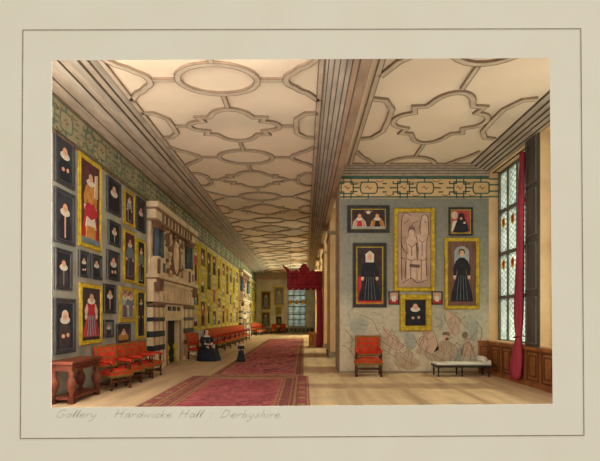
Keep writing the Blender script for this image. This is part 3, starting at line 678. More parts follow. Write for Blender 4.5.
# cross-wall pictures
def two(c):
    for sx in (-.25, .25):
        c.P([(sx - .21, -.44), (sx - .17, -.12), (sx - .07, .06), (sx + .07, .06), (sx + .17, -.12), (sx + .21, -.44)], OCH if sx > 0 else SEPIAL)
        c.P([(sx - .1, -.44), (sx - .04, .02), (sx + .04, .02), (sx + .1, -.44)], INK if sx > 0 else CRIM)
        c.D(sx, .16, .13, .15, HAIRP); c.D(sx, .0, .17, .08, LACE); c.D(sx, .12, .09, .12, FLESH)
        for s in (-1, 1): c.D(sx + s * .02, .14, .012, .01, INK, 6)
        for q in (-.15, .15): c.Ln([(sx + q, -.4), (sx + q * .5, -.02)], SEPIAD, .015)
    c.P([(-.46, -.46), (.46, -.46), (.46, -.38), (-.46, -.36)], PALEB)
    c.D(0, .32, .1, .08, LACE); c.D(-.09, .37, .035, .03, OCH); c.D(.09, .37, .035, .03, OCH)
    c.mb.ribbon([(-c.w * .475, .03 * c.h), (c.w * .475, .03 * c.h), (c.w * .475, .97 * c.h), (-c.w * .475, .97 * c.h)], .025, .03, .036, GOLD2, True)
pb(347, 389.5, 205.4, 233, BLACKF, .11, two, DKBG, 'wide black-framed double portrait of two ladies, upper left of the cross wall')
def blacklady(c):
    c.P([(-.5, -.5), (.5, -.5), (.5, -.4), (-.5, -.4)], CRIM); c.P([(-.42, -.44), (-.3, -.44), (-.3, -.02), (-.42, -.02)], CRIM)
    full(c, dress=INK, top=INK, veil=True, ruff=None, k=1.05)
    c.mb.ribbon([(-c.w * .47, .02 * c.h), (c.w * .47, .02 * c.h), (c.w * .47, .98 * c.h), (-c.w * .47, .98 * c.h)], .03, .03, .036, GOLD2, True)
pb(352.7, 386.5, 243, 307.5, BLACKF, .1, blacklady, DKBG, 'dark-framed full-length lady in black with white veil, above the lone red armchair')
def relief(c):
    def nude(cx, k, top=.3):
        c.P([(cx - .12 * k, -.4), (cx - .15 * k, -.15), (cx - .13 * k, .0), (cx - .17 * k, top - .12), (cx - .06 * k, top - .06), (cx + .06 * k, top - .06), (cx + .17 * k, top - .12), (cx + .13 * k, 0), (cx + .15 * k, -.15), (cx + .10 * k, -.4)], SEPIAL)
        c.D(cx, top + .0, .1 * k, .12 * k, SEPIAD); c.D(cx, top - .015, .08 * k, .1 * k, SEPIAL)
        for q in ([(cx - .15 * k, -.15), (cx - .12 * k, .02), (cx - .17 * k, top - .12)], [(cx + .15 * k, -.15), (cx + .12 * k, .02), (cx + .17 * k, top - .12)], [(cx - .1 * k, top - .16), (cx, top - .2), (cx + .1 * k, top - .16)], [(cx, top - .2), (cx, -.08)], [(cx - .12 * k, -.12), (cx, -.14), (cx + .12 * k, -.12)], [(cx - .02, -.14), (cx - .03, -.4)], [(cx - .08 * k, top + .05), (cx, top + .075), (cx + .09 * k, top + .04)]): c.Ln(crs(q, False), SEPIAD, .018)
    nude(-.08, 1.15, .24); nude(.24, 1.0, .30)
    c.P([(.18, .2), (.2, .42), (.32, .48), (.42, .42), (.42, .22), (.3, .12)], SEPIAL); c.D(.32, .36, .1, .12, SEPIAL)
    for q in ([(-.38, -.4), (-.38, .42), (-.1, .46)], [(-.1, .3), (-.02, .36), (.1, .38)], [(.18, .2), (.2, .4), (.3, .47), (.42, .42), (.44, .2)], [(-.4, .08), (-.3, -.02), (-.18, -.05)], [(-.42, -.1), (-.28, -.12)], [(-.36, -.45), (-.1, -.38), (.1, -.44), (.4, -.4)], [(-.12, -.2), (.18, -.22)],
              [(.05, .1), (.12, -.05)], [(-.3, .35), (-.18, .4)], [(.35, -.1), (.38, -.35)], [(-.25, -.15), (-.28, -.38)], [(.3, .38), (.36, .36)]): c.Ln(crs(q, False), SEPIAD, .018)
    c.P([(-.14, -.23), (.16, -.24), (.16, -.2), (-.14, -.19)], SEPIAD)
pb(393.5, 434.5, 208.5, 291.5, GOLD, .13, relief, SEPIA, 'tall gold-framed sepia picture of figures in the centre of the cross wall', name='framed_picture', corner=True, depth=.09)
def seat_black(c):
    c.D(-.3, .25, .16, .2, SEPIAL); c.P([(-.45, -.4), (-.4, 0), (-.2, .05), (-.15, -.4)], LACE)
    c.P([(-.4, -.42), (-.25, -.1), (-.1, .2), (.15, .2), (.3, -.05), (.42, -.38), (0, -.48)], INK); c.D(.03, .2, .16, .18, INK); c.D(.02, .12, .06, .07, FLESH); c.D(.18, -.05, .06, .05, LACE)
    c.mb.ribbon([(-c.w * .48, .03 * c.h), (c.w * .48, .03 * c.h), (c.w * .48, .97 * c.h), (-c.w * .48, .97 * c.h)], .03, .03, .036, GOLD2, True)
pb(448.4, 472.5, 207.5, 236, BLACKF, .06, seat_black, ROSE, 'small dark-framed picture of a seated black figure on rose, upper right cross wall')
def arch(c):
    c.P([(-.27, .1)] + [(.27 * math.cos(t), .33 + .1 * math.sin(t)) for t in [PI - PI * k / 8 for k in range(9)]] + [(.27, .1)], PALEB)
    full(c, dress=INK, top=INK, ruff=None, hair=HAIRP, k=1.05)
pb(444, 478.9, 238, 309.3, GOLD, .12, arch, BROWNBG, 'gold-framed full-length lady in black before an arched window, right of the cross wall', depth=.08)
pb(399.6, 430.6, 294.6, 331, GOLD, .17, B_(cy=.22, hands=True), INK, 'thick gold-framed half-length of a man in black, lowest in the centre of the cross wall', corner=True, depth=.09)
for x0, x1, w_ in ((388.5, 398.8, 'left'), (431.5, 442, 'right')):
    pb(x0, x1, 291.5, 304.5, BLACKF, .025, lambda c: (c.P([(-.5, -.5), (.5, -.5), (.5, -.15), (-.5, -.15)], CRIM), c.P([(-.2, -.3), (-.25, .1), (0, .2), (.25, .1), (.2, -.3)], LACE), c.D(0, .27, .14, .15, FLESH)), SEPIA, 'tiny square picture %s of the thick gold-framed man in black' % w_)

# gilt bank beyond the first chimneypiece
ORD = ['first', 'second', 'third', 'fourth', 'fifth', 'sixth', 'seventh', 'eighth', 'ninth', 'tenth', 'eleventh', 'twelfth']
def bank(y0, y1, n, where, far=False, fm=GOLD):
    pitch = (y1 - y0) / n
    for i in range(n):
        Y = y0 + (i + .5) * pitch; w = pitch * .93
        cuts = [[1.08, 2.1, 3.1, 5.42], [1.08, 2.75, 4.1, 5.42], [1.08, 3.0, 5.42], [1.08, 2.3, 3.9, 5.42]][i % 4]
        if far: cuts = [[1.08, 3.1, 5.42], [1.08, 2.6, 4.2, 5.42]][i % 2]
        rows = len(cuts) - 1
        for j in range(rows):
            z0, z1 = cuts[j] + .03, cuts[j + 1] - .03; h = z1 - z0
            nm = {0: 'bottom', rows - 1: 'top'}.get(j, 'middle')
            d = [MAROON, SLATE, ROSE, DKBG, BROWNBG][(i * 2 + j) % 5]; dn = {'paint_maroon': 'maroon', 'paint_slate': 'slate grey', 'paint_rose': 'rose', 'paint_umber': 'dark', 'paint_brown': 'brown'}[d.name]
            bgm = [SEPIA, MAROON, GOLD2, DKBG][(i + j) % 4]
            picture(leftM(Y, z0), w, h, fm, .2 if i < 5 else .25, (lambda c, d=d: full(c, dress=d, top=d, slim=True, k=1.4)) if h > 1.4 else (lambda c, d=d: bust(c, dress=d, cy=.12, hands=False)), bgm,
                    '%s-row gilt-framed picture in %s, %s column %s' % (nm, dn, ORD[i], where), name='gilt_portrait', depth=.08)
bank(20.55, 35.0, 10, 'beyond the first chimneypiece')
bank(41.0, 48.0, 5, 'beyond the far chimneypiece', True, GOLD2)

# far-wall pictures
fs_ = F / Y1
def fp(x0, x1, yt, yb, fm, m_, lab, d):
    x0, x1 = (x0 - CX) / fs_, (x1 - CX) / fs_; zt, zb = EYE + (CY - yt) / fs_, EYE + (CY - yb) / fs_
    picture(facM((x0 + x1) / 2, zb, Y1), x1 - x0, zt - zb, fm, .14, F_(dress=d, top=d), m_, lab)
fp(261, 271, 291, 310, GOLD2, DKBG, 'tall olive-gilt portrait on the far wall, upper one next to the left corner', SLATE)
fp(274, 284, 287, 305.5, GOLD, SLATE, 'brighter gold-framed portrait on the far wall just left of the window', PALEB)
fp(261, 270.5, 311.5, 327, GOLD2, INKB, 'dark portrait on the far wall, lower one next to the left corner', SLATE)
fp(275.5, 281.5, 307, 315, GOLD2, SLATE, 'small picture on the far wall directly under the bright gold-framed one', PALEB)
fp(276, 281.5, 316.5, 325, BLACKF, DKBG, 'lowest small dark picture on the far wall beside the window', SLATE)

# ------------------------------------------------------------------ chimneypiece, local x along wall, y up, z out of the wall
def chimney(y0, label):
    t = thing('chimneypiece', label, 'chimneypiece', leftM(y0, 0)); W = 5.35; D = .2
    def part(n, fn, par=t):
        mb = MB(); fn(mb); return mb.build(n, par)
    for k, (a, b) in enumerate(((0, 1.15), (3.75, W))):
        p = part('pilaster', lambda m: (m.box(a, b, 0, 2.2, 0, D, MARB), m.box(a - .03, b + .03, 0, .14, 0, D + .05, MARB), m.box(a - .02, b + .02, 2.12, 2.2, 0, D + .05, MARBB),
                 [m.box(q, q + .03, .14, 2.12, D, D + .02, MARBD) for q in (a + (b - a) * .5, a + .12, b - .12)]))
        part('black_band', lambda m: [m.box(a - .01, b + .01, z0, z1, 0, D + .035, BANDK) for z0, z1 in ((.62, .8), (1.08, 1.28), (1.6, 1.74), (2.08, 2.16))], p)
    part('fire_surround', lambda m: (m.box(1.15, 1.5, 0, 1.62, 0, D, MARB), m.box(3.05, 3.75, 0, 1.62, 0, D, MARB), m.box(3.12, 3.2, 0, 1.7, D, D + .05, MARBD), m.box(1.4, 1.46, 0, 1.7, D, D + .05, MARBD), m.box(1.15, 3.75, 1.62, 2.2, 0, D, MARB), m.box(1.4, 3.2, 1.62, 1.7, D, D + .05, MARB)))
    part('lintel_stud', lambda m: [m.box(q, q + .32, 1.98, 2.14, D, D + .04, BANDK) for q in (1.6, 2.2, 2.8)])
    part('fire_back', lambda m: m.box(1.5, 3.05, 0, 1.62, 0, .02, HEARTH))
    fz = part('fluted_frieze', lambda m: (m.box(0, W, 2.2, 2.95, 0, D + .02, MARB), m.box(0, W, 2.2, 2.26, 0, D + .07, MARBD), m.box(-.05, W + .05, 2.9, 3.0, 0, D + .12, MARB), m.box(-.08, W + .08, 3.0, 3.05, 0, D + .16, MARBD), m.box(-.1, W + .1, 3.05, 3.16, 0, D + .2, MARB)))
    def bal(m):
        for k in range(11): q = .75 + k * .4; m.prism([(q - .05, 2.3), (q + .05, 2.3), (q + .09, 2.5), (q + .05, 2.66), (q + .09, 2.84), (q - .09, 2.84), (q - .05, 2.66), (q - .09, 2.5)], D + .02, D + .09, MARB); m.box(q + .12, q + .19, 2.3, 2.85, D + .02, D + .03, MARBD)
    part('baluster', bal, fz)
    for a in (.12, W - .45): part('console', lambda m: m.prism([(a, 2.62), (a + .3, 2.62), (a + .42, 3.0), (a - .12, 3.0)], D, D + .2, MARBB))
    part('overmantel', lambda m: (m.box(.05, W - .05, 3.16, 5.5, 0, .1, MARB), m.box(-.02, W + .02, 4.92, 5.0, 0, .32, MARBD), m.box(0, W, 5.0, 5.3, 0, .28, MARB), m.box(-.05, W + .05, 5.3, 5.36, 0, .36, MARBD), m.box(-.08, W + .08, 5.36, 5.54, 0, .4, MARB),
                                  [m.box(.7 + k * .42, .82 + k * .42, 5.02, 5.3, .28, .33, MARBB if k % 2 else MARBD) for k in range(10)]))
    for a in (.1, 4.15):
        part('pedestal', lambda m: (m.box(a, a + 1.0, 3.16, 3.72, 0, .3, MARB), m.box(a + .03, a + .3, 3.2, 3.68, .3, .32, MARBB), m.box(a + .6, a + .85, 3.28, 3.6, .3, .32, COLB)))
        for q in (.24, .72):
            c = part('column', lambda m: None or m.M.identity() or [setattr(m, 'M', Matrix.Translation((a + q, 3.72, .2)) @ Matrix.Rotation(-PI / 2, 4, 'X')), m.lathe([(.11, 0), (.105, .5), (.095, 1.0)], COLB, n=12)])
            c.name = 'column'
            part('capital', lambda m: m.box(a + q - .14, a + q + .14, 4.72, 4.92, .06, .33, MARBB), c); part('column_base', lambda m: m.box(a + q - .13, a + q + .13, 3.72, 3.78, .07, .33, MARB), c)
    def cart(m):
        cx, cy = 2.62, 4.05
        m.disc(cx, cy, .52, .72, .1, .2, MARB, 24); m.ribbon([(cx + .5 * math.cos(2 * PI * k / 24), cy + .7 * math.sin(2 * PI * k / 24)) for k in range(24)], .07, .1, .26, MARBD, True)
        m.ell((cx, cy + .1, .2), (.14, .3, .1), MARB); m.ell((cx, cy + .45, .22), (.1, .12, .1), MARB); m.ell((cx - .12, cy - .3, .2), (.1, .28, .08), MARB); m.ell((cx + .12, cy - .3, .2), (.1, .28, .08), MARB)
        for s in (-1, 1):
            m.ribbon([(cx + s * (.55 + .3 * math.sin(k * .7)), cy - .75 + k * .15) for k in range(12)], .09, .1, .2, MARB)
            m.ribbon([(cx + s * (.7 + .22 * math.cos(k * .8)), cy - .7 + k * .16) for k in range(11)], .04, .1, .23, MARBD)
            for k in range(5): m.ell((cx + s * (.62 + .12 * (k % 2)), cy - .65 + k * .34, .16), (.09, .1, .09), MARB, 8, 6)
            m.ribbon([(cx + s * x, y) for x, y in arc(.95, cy + .5, .16, .2, 0, 300, 8)], .05, .1, .2, MARBD)
            m.ribbon([(cx + s * x, y) for x, y in arc(.95, cy - .4, .16, .2, 0, 300, 8)], .05, .1, .2, MARBD)
        m.prism([(cx - .4, 4.78), (cx + .4, 4.78), (cx + .15, 4.9), (cx - .15, 4.9)], .1, .24, MARBB); m.prism([(cx - .6, 3.2), (cx + .6, 3.2), (cx + .35, 3.36), (cx - .35, 3.36)], .1, .24, MARB)
    part('cartouche', cart)
    return t
ch1 = chimney(14.75, 'stone chimneypiece with black bands and blue columns, nearest on the left wall')
ch2 = copy_tree(ch1, leftM(35.3, 0), label='farther stone chimneypiece past the gilt pictures')

# andirons
def andiron(x, y, label):
    t = thing('andiron', label, 'andiron', upM(x, y, 0), 'brass andirons in the near fireplace')
    mb = MB(); mb.lathe([(.05, .12), (.03, .18), (.07, .27), (.035, .35), (.03, .48), (.07, .56), (.085, .64), (.04, .72), (.02, .78)], BRASS, n=12); mb.build('shaft', t)
    for s in (-1, 1): mb = MB(); mb.tube([(0, 0, .16), (.02, s * .07, .12), (.03, s * .12, .05), (.04, s * .15, .012)], [.03, .028, .022, .02], BRASS); mb.build('foot', t)
    mb = MB(); mb.tube([(0, 0, .14), (-.1, 0, .14)], .02, CHLEG); mb.build('billet_bar', t)
andiron(-4.98, 16.42, 'brass andiron at the left side of the near fireplace')
andiron(-4.98, 17.35, 'brass andiron at the right side of the near fireplace')

# ------------------------------------------------------------------ rugs
def rug(x0, x1, y0, y1, m_, label, far=False):
    mb = MB(); mb.box(x0, x1, y0, y1, 0, .012, RUGB)
    b = .3
    def ring(d, w, mt, z): mb.ribbon([(x0 + d, y0 + d if y0 > Y0 + .5 else y0 - .0), (x1 - d, y0 + d if y0 > Y0 + .5 else y0), (x1 - d, y1 - d), (x0 + d, y1 - d)], w, .01, z, mt, True)
    if not far:
        mb.box(x0 + .75, x1 - .62, y0, y1 - .8, .01, .015, m_)
        for d, w in ((.04, .03), (.32, .05), (.42, .025), (.64, .04), (.72, .04)): ring(d, w, RUGY, .018)
        R.seed(3)
        for k in range(260):
            x, y = R.uniform(x0 + .9, x1 - .8), R.uniform(y0, y1 - 1)
            mb.disc(x, y, R.uniform(.02, .08), R.uniform(.02, .05), .012, .0165, R.choice([RUGB, RUGD, RUGL, RUGR2]), 6)
        for k in range(14): mb.disc(x1 - .17, y0 + .3 + k * .36, .09, .12, .01, .017, RUGR if k % 2 else RUGY, 8); mb.disc(x0 + .17, y0 + .3 + k * .36, .09, .12, .01, .017, RUGR if k % 2 else RUGY, 8)
    else:
        mb.box(x0 + .28, x1 - .28, y0 + .25, y1 - .25, .01, .015, m_)
        for d, w in ((.05, .03), (.26, .05)): ring(d, w, RUGY, .018)
        R.seed(5)
        for k in range(900):
            x, y = R.uniform(x0 + .3, x1 - .3), R.uniform(y0 + .3, y1 - .5)
            mb.disc(x, y, R.uniform(.03, .10), R.uniform(.05, .16), .012, .0165, R.choice([RUGB, RUGD, RUGR, RUGL]), 6)
    o = mb.build('rug'); return tag(o, label, 'rug')
rug(-3.28, .12, Y0 + .05, 13.35, RUGR, 'nearest red rug with a buff double border, at the front of the gallery')
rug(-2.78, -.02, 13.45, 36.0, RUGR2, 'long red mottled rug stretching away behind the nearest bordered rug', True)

# ------------------------------------------------------------------ side table
tb = thing('side_table', 'reddish walnut side table with bulbous legs against the near left wall', 'table', upM(-4.86, 9.62, 0))
mb = MB(); mb.box(-.26, .26, -.68, .66, .80, .86, TABLE); mb.box(-.245, .245, -.665, .645, .775, .80, TABLED); mb.build('tabletop', tb, bevel=.008)
mb = MB(); mb.box(-.22, .22, -.62, .60, .66, .78, TABLE); mb.box(.22, .225, -.5, .48, .69, .745, TABLED); mb.build('apron', tb)
for sx in (-.18, .18):
    for sy in (-.56, .54):
        mb = MB(); mb.lathe([(.05, .14), (.04, .2), (.06, .24), (.095, .34), (.1, .42), (.07, .5), (.045, .54), (.06, .58), (.06, .66)], TABLE, (sx, sy, 0), 14); mb.box(sx - .055, sx + .055, sy - .055, sy + .055, 0, .15, TABLED); mb.build('leg', tb)
mb = MB(); mb.box(-.21, .21, -.59, .57, .08, .14, TABLE); mb.build('lower_shelf', tb, bevel=.006)

# ------------------------------------------------------------------ armchair
def armchair(label, M):
    t = thing('armchair', label, 'chair', M)
    # faces -Y
    mb = MB(); mb.box(-.31, .31, -.29, .25, .34, .44, RED); mb.ell((0, -.02, .44), (.30, .27, .055), RED); mb.build('seat', t, bevel=.02)
    st = t.children[0]
    mb = MB(); mb.box(-.315, .315, -.3, -.285, .32, .365, TRIM); mb.box(-.325, -.31, -.295, .25, .32, .365, TRIM); mb.box(.31, .325, -.295, .25, .32, .365, TRIM); mb.box(-.315, .315, -.296, -.288, .425, .45, TRIM)
    for k in range(16): mb.box(-.305 + k * .039, -.285 + k * .039, -.297, -.287, .29, .33, TRIM)
    mb.build('fringe', st)
    mb = MB(Matrix.Translation((0, .25, .5)) @ Matrix.Rotation(-.09, 4, 'X')); mb.box(-.3, .3, -.03, .05, 0, .55, RED); mb.build('backrest', t, bevel=.015)
    bk = [c for c in t.children if c.name.startswith('backrest')][0]
    mb = MB(Matrix.Translation((0, .25, .5)) @ Matrix.Rotation(-.09, 4, 'X') @ Matrix.Rotation(PI / 2, 4, 'X'))
    mb.ribbon([(-.28, .03), (.28, .03), (.28, .52), (-.28, .52)], .045, .028, .04, TRIM, True)
    mb.ribbon([(-.2, .38), (-.1, .44), (0, .38), (.1, .44), (.2, .38)], .03, .028, .036, TRIM); mb.ribbon([(-.2, .22), (-.12, .3), (-.04, .22), (.04, .3), (.12, .22), (.2, .3)], .022, .028, .035, TRIM); [mb.disc(q * .1, .15 + .02 * abs(q), .028, .022, .028, .034, TRIM, 6) for q in (-1.4, 0, 1.4)]
    mb.build('braid', bk)
    for sx in (-1, 1):
        x = sx * .28
        mb = MB(); mb.lathe([(.028, 0), (.034, .03), (.02, .06), (.03, .12), (.034, .16), (.022, .2), (.03, .26), (.03, .35)], CHLEG, (x, -.26, 0), 10); mb.build('leg', t)
        mb = MB(); mb.box(x - .025, x + .025, .2, .25, 0, .5, CHLEG); mb.build('leg', t)
        mb = MB(); mb.lathe([(.028, .42), (.02, .47), (.03, .54), (.02, .6), (.026, .66)], CHLEG, (x, -.25, 0), 10); mb.build('arm_post', t)
        mb = MB(); mb.tube([(x, -.31, .64), (x, -.25, .675), (x, 0, .67), (x, .25, .70)], [.03, .035, .033, .03], RED); mb.build('armrest', t)
        mb = MB(); mb.box(x - .015, x + .015, -.25, .22, .12, .16, CHLEG); mb.build('stretcher', t)
    mb = MB(); mb.box(-.28, .28, -.28, -.25, .18, .24, CHLEG); mb.build('stretcher', t)
    return t
def fa(dx, dy): return math.atan2(dx, -dy)      # rotation so that local -Y looks along (dx,dy)
c0 = armchair('red armchair standing first in the row beside the walnut table', upM(-4.66, 11.0, 0, fa(1, -.5)))
def chair(x, y, a, label, s=1.0): return copy_tree(c0, upM(x, y, 0, a, s), label=label)
chair(-4.68, 11.82, fa(1, -.35), 'second red armchair from the walnut table')
chair(-4.64, 12.60, fa(1, -.3), 'third red armchair from the walnut table')
chair(-4.64, 13.36, fa(1, -.25), 'fourth red armchair from the table, next to the near chimneypiece')
chair(1.92, 13.45, fa(-.08, -1), 'red armchair alone in front of the cross wall under the lady in black', 1.13).scale = (1.28, 1.13, 1.13)
chair(-4.42, 18.75, fa(1, -.6), 'red armchair under the seated woman in black', 1.05)
for k, y in enumerate((23.2, 25.0, 26.9, 28.6, 30.3, 32.0, 33.7)):
    chair(-4.5, y, fa(1, -.45), 'red armchair, %s in the long row beyond the seated woman' % ORD[k], 1.12)
for k, (x, y) in enumerate(((-4.5, 42.2), (-4.45, 43.9), (-4.3, 45.6))):
    chair(x, y, fa(1, -.6), 'red armchair, %s in the short row past the far chimneypiece' % ORD[k], 1.15)
chair(-3.15, 47.5, fa(0, -1), 'little red armchair against the far wall, left one of the pair', 1.0)
chair(-2.25, 47.5, fa(0, -1), 'little red armchair against the far wall, right one nearest the window', 1.0)

# ------------------------------------------------------------------ day bed
db = thing('day_bed', 'low white upholstered day bed with a roll pillow beside the window wall', 'day bed', upM(4.68, 13.42, 0))
mb = MB(); mb.box(-.82, .82, -.28, .28, .29, .34, DKWOOD); mb.box(-.84, .84, -.3, -.28, .27, .34, DKWOOD); mb.build('bed_frame', db, bevel=.005)
mb = MB()
n = 12; top = []
for k in range(n + 1):
    x = -.8 + 1.6 * k / n; top.append((x, .40 + (.0 if x < .45 else (x - .45) * .25)))
pts = [(-.8, .335)] + top + [(.8, .335)]
mb.M = Matrix.Rotation(PI / 2, 4, 'X'); mb.prism(pts, -.27, .27, LINEN); mb.build('mattress', db, bevel=.02)
mb = MB(); mb.M = Matrix.Translation((.62, 0, .50)) @ Matrix.Rotation(PI / 2, 4, 'X'); mb.lathe([(.03, -.26), (.075, -.25), (.085, -.2), (.09, 0), (.085, .2), (.075, .25), (.03, .26)], LINEN, n=14); mb.build('pillow', db)
for x in (-.74, -.05, .74):
    for y in (-.24, .24):
        mb = MB(); mb.lathe([(.018, 0), (.028, .03), (.016, .07), (.03, .16), (.022, .22), (.032, .29)], DKWOOD, (x, y, 0), 10); mb.build('leg', db)

# ------------------------------------------------------------------ curtains and canopy
def curtain(prof, M, mt, parent, nm, n=30, folds=5):
    """prof: (z, width, centre, depth)"""
    mb = MB(M); vs = []
    for z, w, c, d in prof:
        for k in range(n):
            t = 2 * PI * k / n; r = 1 + .38 * math.cos(folds * 2 * t + z * .8)
            vs.append((c + w / 2 * math.cos(t) * (1 + .05 * math.cos(folds * t)), d * math.sin(t) * r, z))
    fs = [(j * n + k, j * n + (k + 1) % n, (j + 1) * n + (k + 1) % n, (j + 1) * n + k) for j in range(len(prof) - 1) for k in range(n)]
    fs += [tuple(range(n))[::-1], tuple(range(len(vs) - n, len(vs)))]
    mb.add(vs, fs, mt, True); return mb.build(nm, parent)
wc_ = thing('window_curtain', 'long crimson curtain gathered at the near side of the leaded window', 'curtain', frameM((RX - .17, 11.78, 0), (0, -1, 0), (1, 0, 0), (0, 0, 1)))
curtain([(.1, .34, -.14, .07), (.2, .5, -.1, .10), (.5, .46, -.04, .11), (.8, .4, .02, .1), (1.05, .28, .06, .08), (1.22, .2, .08, .06), (1.36, .24, .08, .07), (1.7, .34, .08, .08), (2.2, .32, .1, .08), (3.2, .26, .16, .07), (4.5, .2, .22, .06), (5.95, .16, .28, .05)], Matrix(), CURT, wc_, 'drape')
mb = MB(); mb.tube([(-.06, .02, 1.2), (.0, -.09, 1.22), (.14, -.09, 1.24), (.22, .08, 1.26)], .02, CANOPY); mb.build('tieback', wc_)
mb = MB(); mb.tube([(-1.5, 0, 6.0), (.5, 0, 6.0)], .02, DKWOOD); mb.tube([(.45, 0, 6.0), (.45, .17, 6.0)], .015, DKWOOD); mb.tube([(-1.45, 0, 6.0), (-1.45, .17, 6.0)], .015, DKWOOD); mb.build('curtain_rod', wc_)

cn = thing('state_canopy', 'crimson scalloped canopy with crest hung high across the gallery', 'canopy', upM(0, 26.0, 0))
mb = MB(frameM((0, 0, 0), (1, 0, 0), (0, 0, 1), (0, -1, 0)))
x0, x1, zb, zt = -.98, 1.06, 3.42, 4.38
pts = [(x0, zt)]; ns = 6
for k in range(ns):
    for q in range(5):
        a = PI * q / 4; pts.append((x0 + (x1 - x0) * (k + .5 - .5 * math.cos(a)) / ns, zb - .13 * math.sin(a)))
pts.append((x1, zt))
mb.prism(pts, .0, .08, CANOPY); mb.build('valance', cn)
for k in range(9): pass
mb = MB(frameM((0, 0, 0), (1, 0, 0), (0, 0, 1), (0, -1, 0)))
mb.prism([(-.28, 4.3), (-.3, 4.55), (-.2, 4.62), (-.15, 4.75), (0, 4.85), (.15, 4.75), (.2, 4.62), (.3, 4.55), (.28, 4.3)], .0, .12, CANOPY)
mb.prism([(x0, 4.3), (x0 - .1, 4.5), (x0 - .28, 4.72), (x0 - .2, 4.75), (x0 + .1, 4.5), (x0 + .22, 4.36)], .0, .1, CANOPY)
for a in (.35, -.6): mb.prism([(a, 4.36), (a + .15, 4.5), (a + .3, 4.36)], 0, .1, CANOPY)
mb.build('crest', cn)
mb = MB(frameM((0, 0, 0), (1, 0, 0), (0, 0, 1), (0, -1, 0)))
for k in range(7): a = x0 + .14 + k * .29; mb.ribbon([(a - .08, 3.7), (a, 3.95), (a + .08, 3.7)], .03, .08, .1, CURT); mb.disc(a, 4.15, .05, .06, .08, .1, CURT, 8)
mb.ribbon([(x0, zt - .04), (x1, zt - .04)], .05, .08, .11, CURT); mb.ribbon([(x0, zb + .08), (x1, zb + .08)], .04, .08, .11, CURT); mb.build('embroidery', cn)
mb = MB(); mb.box(x0, x1, .0, 1.1, zt - .06, zt, CANOPY); mb.box(x0, x0 + .05, 0, 1.1, 3.5, zt, CANOPY); mb.box(x1 - .05, x1, 0, 1.1, 3.5, zt, CANOPY); mb.build('tester', cn)
mb = MB()
for x in (-.8, .9):
    for y in (.2, .95): mb.tube([(x, y, zt), (x, y, CZ)], .004, DKWOOD, 6)
mb.build('hanging_rod', cn)
curtain([(.02, .40, .90, .13), (.3, .42, .9, .13), (1.5, .38, .9, .12), (3.0, .36, .88, .11), (3.5, .34, .86, .1)], Matrix.Translation((0, .16, 0)), CURT, cn, 'drape')

cb = thing('cabinet', 'small light-brown wooden cabinet standing beside the crimson drape', 'cabinet', upM(.52, 26.3, 0))
mb = MB(); mb.box(-.24, .24, -.2, .2, .06, .8, CABM); mb.box(-.28, .28, -.24, .24, .8, .88, CABM); mb.build('body', cb, bevel=.006)
for s in (-1, 1):
    mb = MB(); mb.box(min(s * .01, s * .21), max(s * .01, s * .21), -.215, -.2, .12, .72, CABM); mb.ribbon([(s * .04, .0), (s * .18, .0)], .01, 0, 0.001, OAKD)
    d = mb.build('door', cb); mb = MB(frameM((0, -.215, 0), (1, 0, 0), (0, 0, 1), (0, -1, 0))); mb.ribbon([(s * .04, .17), (s * .18, .17), (s * .18, .67), (s * .04, .67)], .02, 0, .01, OAKD, True); mb.build('panel_moulding', d)
for sx in (-.2, .2):
    for sy in (-.16, .16): mb = MB(); mb.lathe([(.02, 0), (.035, .03), (.025, .06)], OAKD, (sx, sy, 0), 10); mb.build('foot', cb)

